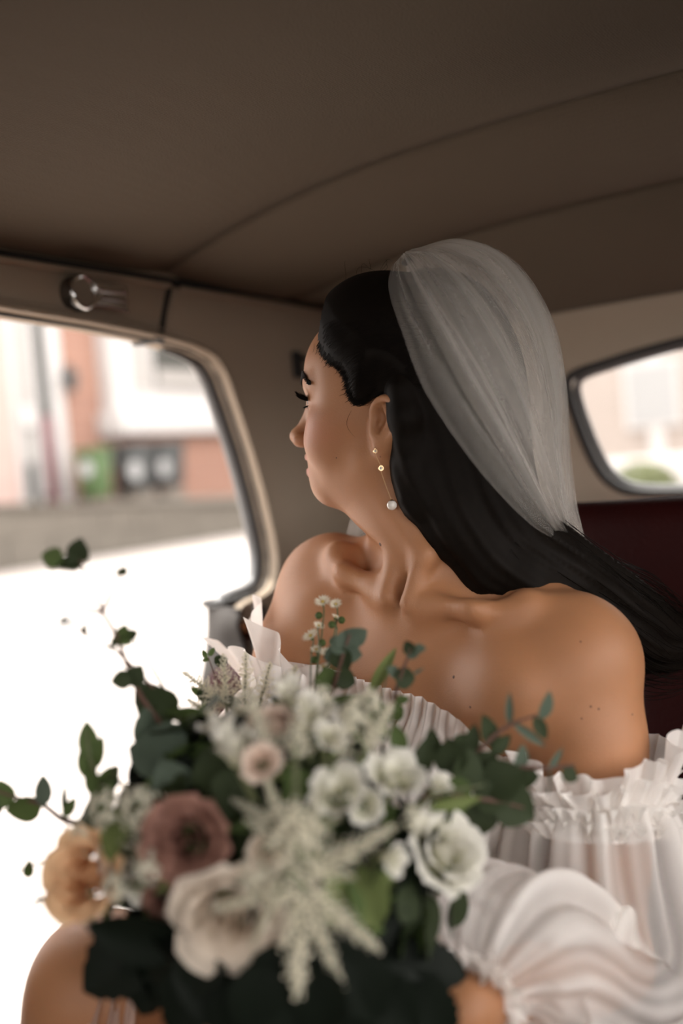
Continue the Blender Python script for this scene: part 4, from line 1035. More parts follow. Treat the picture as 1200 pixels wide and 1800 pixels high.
# neckline height round the chest, read from the body where the photograph shows it
nl = []
for q in ((560, 1190), (610, 1200), (680, 1222), (740, 1240), (800, 1278), (850, 1330)):
    h = body_px(*q)
    if h is not None: d = tloc(h[0]); nl.append((math.atan2(d[0], d[1]+.09), d[2]))
nl.sort(); nl = np.array(nl)
def neck_u(th):
    return np.where(np.abs(th) > 1.5, -.15, np.interp(th, np.concatenate([[-1.6], nl[:, 0], [1.6]]), np.concatenate([[-.13], nl[:, 1], [-.17]])))
def chest(th, u, out):
    o = Td(0, -.09, u); d = unit(math.sin(th)*tL+math.cos(th)*tF); best = None
    h = BVH.ray_cast(Vector(o), Vector(d), .30)
    r = .13 if h[0] is None else min(np.linalg.norm(np.array(h[0])-o), .155+.02*abs(math.cos(th)))
    return o+d*(r+out)
nth, nu_ = 600, 30
ths = np.linspace(-math.pi, math.pi, nth, endpoint=False); tops = neck_u(ths)
def bodice(top_off, out, pleat, name, mm, par, us):
    V = np.zeros((nth, len(us), 3))
    for i, th in enumerate(ths):
        for j, e in enumerate(us):
            u = tops[i]+top_off+(-.36-tops[i])*e
            pl = pleat*(abs(((i/nth*60) % 1)-.5)*2-.5)
            V[i, j] = chest(th, u, out+pl*(1-.5*e)+(.008*max(0, .06-e)/.06 if pleat else 0))
    # soften where the arm was hit
    R = V.copy()
    return link(name, mesh(name, R, grid_faces(nth, len(us), True)), mm, par)
dress = bodice(0, .0035, 0, 'dress', M_satin, bride, np.linspace(.10, 1, nu_)); dress['label'] = 'white pleated off-shoulder wedding dress'
bodice(.012, .009, .0075, 'pleated_bodice', M_ruf, dress, np.concatenate([np.linspace(0, .2, 12), np.linspace(.25, 1, 14)]))
# sleeves: gathered band on the upper arm, ruffle above, full sheer sleeve below ending in a gathered cuff
def frame_path(C):
    T = np.gradient(C, axis=0); T /= np.linalg.norm(T, axis=1, keepdims=True); N = np.cross(T[0], tL); N = np.cross(tL, T[0]); N /= np.linalg.norm(N); out = []
    for i in range(len(C)):
        N = N-T[i]*(N@T[i]); N /= np.linalg.norm(N); out.append((N.copy(), np.cross(T[i], N)))
    return T, np.array([a for a, _ in out]), np.array([b for _, b in out])
def sleeve(ctrl, name, seed, par, n=200, m=110, sag=.012):
    c = crom(np.array([np.append(P(a, b, d), r) for a, b, d, r in ctrl]), m); C, R = c[:, :3], c[:, 3]
    T, N, B = frame_path(C); th = np.linspace(0, 2*math.pi, n, endpoint=False); r_ = np.random.RandomState(seed)
    v = np.linspace(0, 1, m); g1 = np.exp(-v/.22); g2 = np.exp(-(1-v)/.20)
    V = np.zeros((n, m, 3)); D = np.zeros((n, m)); ph = r_.rand(8)*6.28
    for j in range(m):
        f = (.085*np.sin(14*th+ph[0]+.6*np.sin(2*th))+.05*np.sin(23*th+ph[1]))*(g1[j]+.32) + (.11*np.sin(12*th+ph[2])+.06*np.sin(19*th+ph[3]))*(g2[j]+.12)
        f = f+.055*np.sin(5*th+3*v[j]+ph[4])+.045*np.sin(9*th-4*v[j]+ph[5])*math.sin(math.pi*v[j])+.03*np.sin(3*th+11*v[j]+ph[6])
        D[:, j] = .42+2.6*f+.3*g2[j]+.15*np.sin(31*th+ph[7]+2*v[j])
        V[:, j] = C[j]+R[j]*(1+f)[:, None]*(np.cos(th)[:, None]*N[j]+np.sin(th)[:, None]*B[j])
    me = mesh(name, V, grid_faces(n, m, True)); gather_attr(me, D); o = link(name, me, M_org, par); return o, C, R, T, N, B, th
def ruffle(name, C, N, B, T, R, par, hgt, flare, n=420, folds=17, seed=0, rows=12, mm=None, spike=None):
    """gathered frill standing up from a ring"""
    r_ = np.random.RandomState(seed); th = np.linspace(0, 2*math.pi, n, endpoint=False); V = np.zeros((n, rows, 3)); ph = r_.rand(4)*6.28
    hn = hgt*(1+.22*np.sin(3*th+ph[0])+.15*np.sin(7*th+ph[1])+.06*np.sin(folds*2*th))
    fl_ = flare*(1+.3*np.sin(2*th+ph[2]))
    if spike is not None:
        for ang, wd, hh, ff in spike: k = np.exp(-((np.angle(np.exp(1j*(th-ang))))/wd)**2); hn = hn+hh*k; fl_ = fl_+ff*k
    for j, e in enumerate(np.linspace(0, 1, rows)):
        wv = e**.8*(.0085*np.sin(folds*th+1.2*np.sin(3*th+ph[3]))+.004*np.sin(2.3*folds*th+ph[1])); dth = .10*e*np.sin(folds*th+1.3)
        rr = R+fl_*e**1.3+wv; a = th+dth
        V[:, j] = C+rr[:, None]*(np.cos(a)[:, None]*N+np.sin(a)[:, None]*B)-T*(hn*e)[:, None]
    return link(name, mesh(name, V, grid_faces(n, rows, True)), mm or M_ruf, par)
def side_angle(N, B, d): return math.atan2(d@B, d@N)
Ls = [(1046,1398,.878,.064),(1048,1440,.876,.072),(1052,1520,.870,.079),(1062,1600,.862,.084),(1072,1668,.852,.086),(1062,1722,.838,.080),(1030,1748,.818,.070),(985,1738,.795,.068),(930,1706,.770,.072),(885,1690,.752,.072),(856,1712,.735,.055),(843,1736,.724,.033),(838,1744,.720,.029)]
slv, C, R, T, N, B, th = sleeve(Ls, 'sleeve', 3, dress); slv['label'] = 'full sheer organza sleeve on her left arm'
sa = side_angle(N[0], B[0], cr); ba = side_angle(N[0], B[0], -cv)
ruffle('ruffle', C[0], N[0], B[0], T[0], np.full(420, .062), slv, .030, .010, seed=2, spike=[(sa, .32, .045, .030), (sa-.55, .22, .018, .0), (sa+.5, .22, .02, .0), (ba, .3, .006, .0)])
ruffle('ruffle', C[0]+T[0]*.003, N[0], B[0], T[0], np.full(420, .064), slv, .020, .012, seed=5, folds=22)
# band: two gathered rolls
m_ = []
for k, (dz, hb_) in enumerate(((0.0, .016), (.010, .014))):
    ruffle('sleeve_band', C[0]+T[0]*(.016+dz), N[0], B[0], T[0], np.full(420, .066+.002*k), slv, hb_, .002, seed=7+k, folds=44, rows=6)
ec = len(C)-1
ruffle('cuff', C[ec], N[ec], B[ec], -T[ec], np.full(420, .0275), slv, .014, .010, seed=9, folds=24)
ruffle('cuff_band', C[ec]-T[ec]*.004, N[ec], B[ec], -T[ec], np.full(420, .0285), slv, .010, .001, seed=10, folds=30, rows=5)
Rs = [(530,1238,1.065,.056),(520,1262,1.06,.064),(500,1310,1.06,.070),(460,1380,1.05,.076),(430,1450,1.03,.078),(425,1520,1.00,.074),(440,1580,.95,.068),(455,1630,.90,.062),(462,1668,.85,.048),(466,1685,.82,.032),(468,1692,.81,.028)]
slr, C, R, T, N, B, th = sleeve(Rs, 'sleeve', 4, dress); slr['label'] = 'full sheer organza sleeve on her right arm'
sa = side_angle(N[0], B[0], -cr); ba = side_angle(N[0], B[0], -cv)
ruffle('ruffle', C[0], N[0], B[0], T[0], np.full(420, .054), slr, .026, .014, seed=12, folds=9, spike=[(sa, .42, .060, .034), (sa+.8, .35, .022, .012), (sa-.7, .35, .030, .014)])
ruffle('ruffle', C[0]+T[0]*.006, N[0], B[0], T[0], np.full(420, .057), slr, .020, .026, seed=13, folds=8, spike=[(sa+.1, .5, .022, .034)])
ruffle('sleeve_band', C[0]+T[0]*.018, N[0], B[0], T[0], np.full(420, .058), slr, .018, .002, seed=14, folds=40, rows=6)
# skirt over the lap, slit so that the right knee shows
def thigh_z(x, y):
    z = np.full(x.shape, -9.)
    for h, kn, r0, r1 in ((HIPR, KR, .085, .055), (HIPL, KL, .085, .055)):
        d = (kn-h)[:2]; t = np.clip(((x-h[0])*d[0]+(y-h[1])*d[1])/(d@d), 0, 1); cx, cy, cz = h[0]+t*d[0], h[1]+t*d[1], h[2]+t*(kn-h)[2]; r = r0+(r1-r0)*t
        dd = (x-cx)**2+(y-cy)**2; z = np.maximum(z, np.where(dd < r*r, cz+np.sqrt(np.maximum(r*r-dd, 0)), cz-.25*np.sqrt(np.maximum(dd, 1e-9))-.2*np.maximum(np.sqrt(np.maximum(dd, 1e-9))-r, 0)*4))
    return z
nx, ny = 150, 70
U, Vv = np.meshgrid(np.linspace(0, 1, nx), np.linspace(0, 1, ny), indexing='ij')
x0, x1 = HIPR[0]-.16+(KR[0]+.045-HIPR[0]+.16)*Vv**1.5, HIPL[0]+.18+(KL[0]+.16-HIPL[0]-.18)*Vv
X = x0+(x1-x0)*U; y0_ = Td(0, .02, -.36)[1]; Y = y0_+.0+(max(KR[1], KL[1])+.075-y0_)*Vv
Z = thigh_z(X, Y); Z = np.maximum(Z, .44)
for _ in range(10): Z[1:-1, 1:-1] = (Z[1:-1, 1:-1]*2+Z[:-2, 1:-1]+Z[2:, 1:-1]+Z[1:-1, :-2]+Z[1:-1, 2:])/6
wz = Td(0, 0, -.36)[2]; k = np.clip(1-Vv/.25, 0, 1)**2; Z = Z*(1-k)+np.maximum(Z, wz-.02)*k
Z = Z+.012+.008*np.sin(38*U+5*Vv+2*np.sin(7*Vv))+.005*np.sin(71*U-4*Vv)
sk = link('skirt', mesh('skirt', np.stack([X, Y, Z], -1), grid_faces(nx, ny)), M_satin, dress)
sk2 = np.stack([X, Y, Z+.006+.006*np.sin(50*U+9*Vv)], -1); link('skirt_overlay', mesh('skirt_overlay', sk2, grid_faces(nx, ny)), M_ruf, dress)
# folds of the skirt falling beside the right knee
fg = []
for k, (a, b) in enumerate(((168, 1690), (182, 1705), (200, 1712), (222, 1720), (245, 1730))):
    fg.append([P(a, b, .80), P(a-6, b+50, .785), P(a-22+4*k, b+110, .775), P(a-34+8*k, b+190, .77), P(a-40+12*k, b+300, .77)])
S = patch(fg, 80, 40); uu = np.linspace(0, 1, 80)[:, None]; vv = np.linspace(0, 1, 40)[None]
S = ruck(S, .009*np.sin(2*math.pi*3.0*uu+.6*vv)*(.3+.7*vv)+.003*np.sin(2*math.pi*7*uu)); o = link('skirt_fold', mesh('skirt_fold', S, grid_faces(80, 40)), mat('blush_tulle', (.62, .44, .36), .8, .08, 20, trans=.25), dress)
# ================================================================ the bouquet
bq = tag(empty('bouquet', BC), 'large bridal bouquet of roses, white astilbe and eucalyptus held in her lap', 'bouquet')
bpy.context.view_layer.update(); BQI = bq.matrix_world.inverted()
rb = np.random.RandomState(21)
def greenmat(n, c, tr=.18, rough=.6): return mat(n, c, rough, .3, 45, trans=tr, spec=.15)
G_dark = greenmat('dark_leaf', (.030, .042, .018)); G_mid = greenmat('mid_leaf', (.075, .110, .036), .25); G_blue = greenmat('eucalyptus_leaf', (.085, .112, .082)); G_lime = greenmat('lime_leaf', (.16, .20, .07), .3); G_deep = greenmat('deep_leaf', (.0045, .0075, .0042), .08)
M_stem = mat('green_stem', (.10, .11, .05), .6, .2, 40); M_twig = mat('brown_twig', (.10, .05, .035), .7, .2, 40)
def petalmat(n, a, b):                                         # colour runs from the base to the rim of each petal
    q = NT(n); p = q.n('ShaderNodeBsdfPrincipled'); at_ = q.n('ShaderNodeAttribute', attribute_name='rim'); nz = q.n('ShaderNodeTexNoise'); nz.inputs['Scale'].default_value = 90
    mx = q.n('ShaderNodeMix', data_type='RGBA'); q.l(at_.outputs['Fac'], mx.inputs[0]); mx.inputs[6].default_value = c4(a); mx.inputs[7].default_value = c4(b)
    m2 = q.n('ShaderNodeMix', data_type='RGBA', blend_type='MULTIPLY'); m2.inputs[0].default_value = .25; q.l(mx.outputs[2], m2.inputs[6]); q.l(nz.outputs[0], m2.inputs[7])
    q.l(m2.outputs[2], p.inputs['Base Color']); p.inputs['Roughness'].default_value = .6; p.inputs['Specular IOR Level'].default_value = .25
    t = q.n('ShaderNodeBsdfTranslucent'); q.l(m2.outputs[2], t.inputs[0]); ms = q.n('ShaderNodeMixShader'); ms.inputs[0].default_value = .3
    q.l(p.outputs[0], ms.inputs[1]); q.l(t.outputs[0], ms.inputs[2]); q.l(ms.outputs[0], q.out.inputs[0]); return q.m
P_orange = petalmat('peach_petal', (.74, .27, .06), (.95, .66, .40)); P_mauve = petalmat('mauve_petal', (.17, .058, .044), (.36, .19, .145)); P_cream = petalmat('cream_petal', (.62, .47, .31), (.86, .75, .63))
P_white = petalmat('white_petal', (.66, .65, .42), (.90, .87, .80)); P_blush = petalmat('blush_petal', (.68, .45, .33), (.86, .71, .60))
M_floret = mat('astilbe_floret', (.88, .82, .68), .8, .18, 60, trans=.3); M_wax = mat('filler_floret', (.70, .67, .54), .8, .15, 60, trans=.25); M_yel = mat('flower_eye', (.42, .30, .06), .8, .2, 200)
def basis(n, up=None, roll=0.0):
    n = unit(n); up = np.array([0, 0, 1.0]) if up is None else np.asarray(up, float)
    x = np.cross(up, n); x = unit(x) if np.linalg.norm(x) > 1e-6 else np.array([1.0, 0, 0]); y = np.cross(n, x)
    return np.stack([math.cos(roll)*x+math.sin(roll)*y, -math.sin(roll)*x+math.cos(roll)*y, n], 1)
def put(name, me, loc, R, s, par):
    """place a copy that shares mesh data; matrices are world ones"""
    o = bpy.data.objects.new(name, me); SC.collection.objects.link(o); s = np.ones(3)*s
    M = np.eye(4); M[:3, :3] = R*s; M[:3, 3] = loc
    o.parent = par; o.matrix_parent_inverse = BQI if par is bq else Matrix.Identity(4)
    o.matrix_basis = Matrix(M.tolist()) if par is bq else par.matrix_basis.inverted() @ Matrix(M.tolist())
    return o
# --- leaf shapes, unit length along +y, facing +z
def leaf_mesh(name, width, mm, cup=.12, tip=.5, curl=.15, n=7, fold=.06, teeth=0):
    V, Fq = [], []; ts = np.linspace(0, 1, n)
    for i, t in enumerate(ts):
        wd = width*(math.sin(math.pi*t**(tip+.35))**.75 if 0 < t < 1 else .015)
        if teeth and 0 < i < n-1 and i % 2: wd *= 1-teeth
        for u in (-1, -.5, 0, .5, 1): V.append((wd*u*.5, t, cup*abs(u)*wd*.5-curl*t*t+fold*(-1 if u == 0 else 0)*.4))
    for i in range(n-1):
        for k in range(4): Fq.append((i*5+k, i*5+k+1, (i+1)*5+k+1, (i+1)*5+k))
    me = mesh(name, V, Fq); me.materials.append(mm); me.shade_smooth(); return me
L_round = {k: leaf_mesh('round_leaf', .95, m_, .15, .45, .12) for k, m_ in (('b', G_blue), ('d', G_dark), ('m', G_mid))}
L_oval = {k: leaf_mesh('oval_leaf', .55, m_, .2, .5, .15) for k, m_ in (('b', G_blue), ('d', G_dark), ('m', G_mid), ('x', G_deep), ('l', G_lime))}
L_thin = {k: leaf_mesh('slim_leaf', .24, m_, .3, .5, .1) for k, m_ in (('b', G_blue), ('d', G_dark), ('m', G_mid), ('l', G_lime))}
L_tooth = leaf_mesh('toothed_leaf', .8, G_deep, .15, .5, .2, 15, .08, .14)
PXM = lambda d: d/FPX
def dsurf(px, py): 
    q = 1-((px-480)/380)**2-((py-1480)/340)**2
    return .70-.105*math.sqrt(max(q, 0))+(1480-py)/330*.060
def ctrdir(p): return unit(p-(BC-bouq_axis*.03))
# --- roses
def petal_mesh(mm, r0, r1, h, half, curl, n=9, m=8, ruffle_=.0):
    V, A = [], []
    for j in range(m):
        v = j/(m-1); wdt = half*(.55+.45*math.sin(math.pi*min(1, .15+.75*v)))*(1 if v < .85 else 1-.35*((v-.85)/.15)**2)
        r = r0+(r1-r0)*v**1.3+curl*max(0, v-.6)**2*6
        for i in range(n):
            u = -1+2*i/(n-1); a = u*wdt; lip = 1-.16*u*u*v
            rr = r*(1+ruffle_*math.sin(4*u+3*v)*v)+curl*.5*abs(u)**3*v
            V.append((rr*math.sin(a), -rr*math.cos(a), h*v*lip-curl*.55*max(0, v-.72)**2*7)); A.append(v)
    me = mesh('petal', V, grid_faces(m, n)); me.materials.append(mm); me.shade_smooth()
    at_ = me.attributes.new('rim', 'FLOAT', 'POINT'); at_.data.foreach_set('value', np.array(A, np.float32)); return me
RINGS = ((2, .02, .05, 1.02, 2.4, .00), (3, .07, .12, 1.0, 1.4, .01), (4, .20, .28, 1.0, 1.0, .01), (5, .32, .46, .98, .85, .04), (6, .44, .70, .90, .75, .08), (6, .52, .95, .74, .72, .12))
petal_lib = {}
def rose(name, px, py, rpx, mm, depth=None, face=None, rings=RINGS, label=None, ruf=.0, tall=.85):
    d = dsurf(px, py) if depth is None else depth; c = P(px, py, d); s = rpx*PXM(d); n = unit(ctrdir(c)*.75-cv*.55) if face is None else unit(face)
    e = empty(name); e.parent = bq; e.matrix_parent_inverse = BQI
    R = basis(n, roll=rb.uniform(0, 6)); M = np.eye(4); M[:3, :3] = R; M[:3, 3] = c-n*s*.55; e.matrix_basis = Matrix(M.tolist())
    if label: e['label'] = label
    for k, (cnt, r0, r1, h, half, curl) in enumerate(rings):
        key = (mm.name, k, len(rings), ruf)
        if key not in petal_lib: petal_lib[key] = petal_mesh(mm, r0, r1, h*tall, half, curl, ruffle_=ruf)
        off_ = rb.uniform(0, 6)
        for i in range(cnt):
            a = off_+2*math.pi*i/cnt+rb.uniform(-.12, .12); ca, sa_ = math.cos(a), math.sin(a); t = rb.uniform(-.06, .06)
            Rz = np.array([[ca, -sa_, 0], [sa_, ca, 0], [0, 0, 1]]); Rx = np.array([[1, 0, 0], [0, math.cos(t), -math.sin(t)], [0, math.sin(t), math.cos(t)]])
            o = bpy.data.objects.new('petal', petal_lib[key]); SC.collection.objects.link(o); o.parent = e
            Mp = np.eye(4); Mp[:3, :3] = (Rz@Rx)*s*rb.uniform(.94, 1.06); o.matrix_basis = Matrix(Mp.tolist())
    m = MB(); m.tube([c-n*s*.5, c-n*s*.75, BC-bouq_axis*.08], [s*.14, .003, .002], 6); st_ = m.build('stem', M_stem); st_.parent = bq; st_.matrix_parent_inverse = BQI
    for i in range(4):
        a = rb.uniform(0, 6.3); q = basis(n, roll=a); put('sepal', L_thin['m'], c-n*s*.5, np.stack([q[:, 0], q[:, 1]*.9+q[:, 2]*.4, q[:, 2]], 1), s*.8, e)
    return e
LIS = ((3, .16, .30, .9, 1.0, .02), (5, .30, .80, .85, .80, .10))
FRE = ((3, .14, .40, 1.25, .75, .05), (3, .22, .65, 1.2, .75, .10))
rose('peach_rose', 140, 1538, 79, P_orange, .655, -cr*.35-cv*.7+cu*.25)
rose('mauve_rose', 322, 1478, 78, P_mauve, .615, -cv+cu*.25-cr*.15)
rose('cream_rose', 400, 1622, 98, P_cream, .60, -cv*.9-cu*.1-cr*.1)
rose('white_rose', 792, 1490, 76, P_white, .665, -cv*.55+cu*.5+cr*.45)
rose('blush_rose', 300, 1590, 46, P_mauve, .64, -cv-cu*.4)
rose('blush_rose', 480, 1262, 46, P_blush, .655, cu-cv*.3)
rose('white_lisianthus', 592, 1388, 62, P_white, .63, cu*.6-cv*.6-cr*.2, LIS, ruf=.05)
rose('white_lisianthus', 694, 1358, 66, P_white, .66, cu*.8-cv*.4+cr*.2, LIS, ruf=.05)
rose('white_lisianthus', 640, 1415, 40, P_white, .64, -cv+cu*.3, LIS, ruf=.05)
rose('white_freesia', 412, 1308, 66, P_white, .625, cu+-cv*.25-cr*.15, FRE)
rose('white_freesia', 545, 1256, 60, P_white, .652, cu*.9-cv*.35+cr*.1, FRE)
rose('white_freesia', 688, 1512, 40, P_white, .62, -cv*.6+cr*.6, LIS)
rose('white_freesia', 728, 1588, 50, P_white, .68, cr*.7-cu*.3-cv*.5, LIS)
rose('white_freesia', 205, 1508, 46, P_white, .66, -cv-cr*.2, LIS)
rose('white_freesia', 246, 1556, 42, P_white, .65, -cv-cu*.2, LIS)
rose('white_freesia', 470, 1500, 44, P_cream, .60, -cv, LIS)
rose('white_freesia', 118, 1480, 34, P_blush, .68, -cr*.7-cv*.4, LIS)
rose('white_freesia', 770, 1380, 30, P_white, .68, cu*.5+cr*.5-cv*.5, LIS)
rose('white_freesia', 388, 1282, 48, P_white, .645, cu-cr*.3, FRE)
rose('white_freesia', 508, 1218, 44, P_white, .675, cu*.9-cv*.4, FRE)
rose('white_freesia', 578, 1296, 42, P_white, .64, cu*.6-cv*.6+cr*.2, LIS)
rose('white_freesia', 458, 1338, 42, P_blush, .61, cu*.4-cv*.8, LIS)
# --- astilbe: feathery plumes
def plume_mesh(seed, fat=1.0):
    r = np.random.RandomState(seed); m = MB(); oc = [(1,0,0),(-1,0,0),(0,1,0),(0,-1,0),(0,0,1),(0,0,-1)]; of = [(0,2,4),(2,1,4),(1,3,4),(3,0,4),(2,0,5),(1,2,5),(3,1,5),(0,3,5)]; oc = np.array(oc, float)
    for k in range(60):
        t = .02+.96*k/59; L = .20*fat*(1-t)**.8+.015; a = k*2.4; d = np.array([math.cos(a), 0.55+.3*r.rand(), math.sin(a)]); d = unit(d)
        nn_ = max(3, int(13*L/.2)+2)
        for j in range(nn_):
            e = (j+.5)/nn_; p = np.array([0, t, 0])+d*L*e+np.array([0, .03, 0])*e*e+r.randn(3)*.008
            m.add(oc*(.0140*(1-.35*e))*r.uniform(.7, 1.3)+p, of)
    me = bpy.data.meshes.new('florets'); me.from_pydata([tuple(p) for p in np.concatenate(m.V)], [], m.F); me.update(); me.materials.append(M_floret); return me
PL = [plume_mesh(1), plume_mesh(2, 1.3), plume_mesh(3, .75)]
def plume(a, b, k=0, wide=1.0, bend=0.0):
    A, B = P(*a), P(*b); d = B-A; L = np.linalg.norm(d); y = d/L; z = unit(-cv-y*(-cv@y)); x = np.cross(y, z)
    sm = MB().tube([A-y*L*.25, A, A+d*.5, B], [.0016, .0014, .0011, .0005], 6).build('astilbe_plume', M_stem); sm.parent = bq; sm.matrix_parent_inverse = BQI
    o = put('florets', PL[k], A, np.stack([x*L*wide, y*L, z*L*wide], 1), 1, bq); o.parent = sm; o.matrix_parent_inverse = Matrix.Identity(4)
    o.matrix_basis = sm.matrix_basis.inverted() @ o.matrix_basis; o['kind'] = 'stuff'
for a, b, k, wd in (((520,1395,.59),(522,1750,.575),0,1.15), ((528,1545,.585),(695,1452,.60),0,1.15), ((535,1560,.58),(668,1672,.59),0,1.15), ((530,1570,.58),(602,1735,.585),2,1.15), ((505,1560,.585),(372,1600,.575),0,1.15),
                    ((500,1545,.585),(440,1668,.575),2,1.15), ((520,1520,.59),(468,1372,.62),1,.9), ((545,1500,.59),(560,1380,.62),1,.9), ((515,1500,.585),(430,1440,.60),1,.9), ((545,1520,.585),(625,1545,.59),0,1.15), ((525,1490,.58),(515,1400,.60),1,1.1),
                    ((250,1500,.64),(215,1375,.69),1,.9), ((215,1480,.66),(160,1395,.70),1,.8), ((270,1470,.64),(262,1370,.69),0,.9), ((398,1250,.84),(392,1150,.87),1,1.25), ((430,1240,.84),(432,1148,.88),1,1.25), ((395,1235,.84),(322,1182,.87),1,1.25), ((400,1240,.83),(352,1205,.86),1,1.25),
                    ((455,1245,.84),(475,1165,.88),1,1.25), ((500,1240,.82),(520,1170,.86),1,1.25), ((380,1260,.80),(330,1230,.83),1,1.25), ((470,1320,.625),(440,1225,.66),1,1.1), ((520,1330,.62),(530,1225,.66),1,1.1), ((590,1330,.63),(625,1225,.67),1,1.1), ((640,1320,.645),(690,1235,.69),0,1.1), ((420,1330,.63),(365,1250,.67),1,1.0), ((560,1450,.62),(600,1440,.62),1,1.2), ((480,1450,.62),(400,1400,.65),0,.9)):
    plume(a, b, k, wd)
# --- small filler sprays of five-petalled florets
def spray_mesh(seed, n=70):
    r = np.random.RandomState(seed); m = MB()
    for k in range(n):
        d = unit(r.randn(3)*[1, 1, .6]+[0, 0, .8]); p = d*r.uniform(.55, 1.0); a = unit(np.cross(d, r.randn(3))); b = np.cross(d, a)
        for q in range(5):
            t = q*1.257; e = math.cos(t)*a+math.sin(t)*b; f = np.cross(d, e); m.add([p, p+e*.10+f*.06+d*.02, p+e*.17+d*.05, p+e*.10-f*.06+d*.02], [(0, 1, 2, 3)])
    me = bpy.data.meshes.new('florets'); me.from_pydata([tuple(p) for p in np.concatenate(m.V)], [], m.F); me.update(); me.materials.append(M_wax); return me
SP = [spray_mesh(5), spray_mesh(6)]
for px_, py_, r_ in ((622,1262,42),(650,1230,32),(520,1298,40),(240,1420,44),(182,1420,40),(262,1520,40),(560,1225,32),(430,1235,30),(140,1465,28),(500,1205,28),(730,1440,30),(450,1540,40),(200,1560,30)):
    d = dsurf(px_, py_)+.012; c = P(px_, py_, d); s = r_*PXM(d); n = unit(ctrdir(c)*.6-cv*.4)
    st_ = MB().tube([c, c-n*s*.8, BC-bouq_axis*.06], [.0009, .0011, .0014], 5).build('filler_spray', M_stem); st_.parent = bq; st_.matrix_parent_inverse = BQI
    o = put('florets', SP[rb.randint(2)], c-n*s*.35, basis(n, roll=rb.uniform(0, 6)), s, bq); o.parent = st_; o.matrix_parent_inverse = Matrix.Identity(4); o.matrix_basis = st_.matrix_basis.inverted() @ o.matrix_basis; o['kind'] = 'stuff'
# --- asters on thin stems
def aster(px_, py_, d, r_, n=None):
    c = P(px_, py_, d); s = r_*PXM(d); n = unit(cu*.75-cv*.45+rb.randn(3)*.25) if n is None else n; Rb = basis(n); m = MB()
    e = MB().tube(crom([c, c-n*s*.6, c-cu*.02+cv*.002, BC+cu*.05*0+ (P(545, 1290, .78)-BC)], 8), .0007, 5).build('aster', M_stem); e.parent = bq; e.matrix_parent_inverse = BQI
    for k in range(15):
        t = k*2*math.pi/15+rb.uniform(-.08, .08); a = math.cos(t)*Rb[:, 0]+math.sin(t)*Rb[:, 1]; f = np.cross(n, a); m.add([c+a*s*.12, c+a*s*.6+f*s*.11+n*s*.16, c+a*s+n*s*.2, c+a*s*.6-f*s*.11+n*s*.16], [(0, 1, 2, 3)])
    o = m.build('petals', M_wax, e, smooth=False); MB().ball(c+n*s*.06, s*.17, 8, 5).build('flower_eye', M_yel, e); MB().ball(c-n*s*.22, np.array([.24, .24, .3])*s, 8, 6, Rb.T).build('calyx', G_mid, e)
for q in ((567,1058,.86,17),(590,1062,.87,13),(546,1118,.85,18),(560,1100,.86,12),(575,1148,.84,17),(556,1142,.85,13),(590,1085,.87,10),(568,1172,.83,15)): aster(*q)
for q in ((583,1098,.86),(600,1090,.87),(566,1130,.85),(552,1160,.84),(585,1128,.85),(560,1082,.87)):
    o = MB().ball(P(*q), .0034, 8, 6).build('flower_bud', G_mid); o.parent = bq; o.matrix_parent_inverse = BQI
# --- eucalyptus and other branches: stem plus single leaves (position, length, direction, shape)
def branch(stem, leaves, name='eucalyptus_branch', twig=M_twig, r0=.0017):
    c = crom([P(*q) for q in stem], 24); e = MB().tube(c, np.linspace(r0*1.4, r0*.5, 24), 6).build(name, twig); e.parent = bq; e.matrix_parent_inverse = BQI
    for px_, py_, d, L, ang, lib in leaves:                         # centre of the leaf, length in pixels, direction in the picture
        s = L*PXM(d); y = unit(math.cos(math.radians(ang))*cr+math.sin(math.radians(ang))*cu-cv*rb.uniform(-.35, .35)); n = unit(-cv*1.0+rb.randn(3)*.35+cu*.25); x = unit(np.cross(y, n)); n = np.cross(x, y)
        o = put('leaf', lib, P(px_, py_, d)-y*s*.5, np.stack([x, y, n], 1), s, bq); o.parent = e; o.matrix_parent_inverse = Matrix.Identity(4); o.matrix_basis = e.matrix_basis.inverted() @ o.matrix_basis
    return e
b, dk, md = L_round['b'], L_round['d'], L_round['m']; ob, od, om = L_oval['b'], L_oval['d'], L_oval['m']; tb, td, tm = L_thin['b'], L_thin['d'], L_thin['m']
branch([(330,1330,.74),(262,1245,.73),(235,1200,.72),(205,1120,.71),(180,1075,.70),(165,1035,.70),(140,985,.69)],
       [(275,1243,.73,86,150,dk),(262,1225,.735,60,30,dk),(250,1285,.73,60,110,L_oval['l']),(213,1195,.71,38,190,dk),(238,1188,.715,44,60,dk),(205,1122,.71,30,200,md),(216,1112,.71,32,80,md),(232,1115,.71,24,30,dk),(200,1132,.71,22,230,dk),(222,1125,.71,26,330,md),
        (92,980,.69,40,165,md),(118,988,.69,44,175,dk),(138,968,.69,46,80,dk),(130,990,.69,30,340,dk)])
branch([(180,1076,.70),(198,1040,.70),(214,1008,.70)], [(216,1004,.70,20,60,dk),(208,1006,.70,14,150,md)], r0=.0012)
branch([(182,1078,.70),(150,1072,.70),(118,1074,.70)], [(114,1068,.70,18,110,td),(113,1092,.70,20,200,od)], r0=.0011)
branch([(290,1230,.74),(210,1150,.73),(150,1115,.72),(122,1095,.72)], [(148,1108,.72,24,95,od),(190,1140,.72,12,60,tm)], r0=.0010)
branch([(310,1250,.74),(265,1170,.74),(232,1120,.73)], [(240,1150,.73,12,40,tm)], r0=.0011)
branch([(150,1450,.72),(110,1440,.73),(75,1415,.735),(30,1402,.74),(-20,1385,.74)], [(76,1390,.735,56,95,ob),(42,1422,.74,64,190,md),(4,1396,.74,50,105,md),(-20,1420,.74,50,240,dk),(113,1405,.72,52,95,td),(122,1420,.71,40,60,om)])
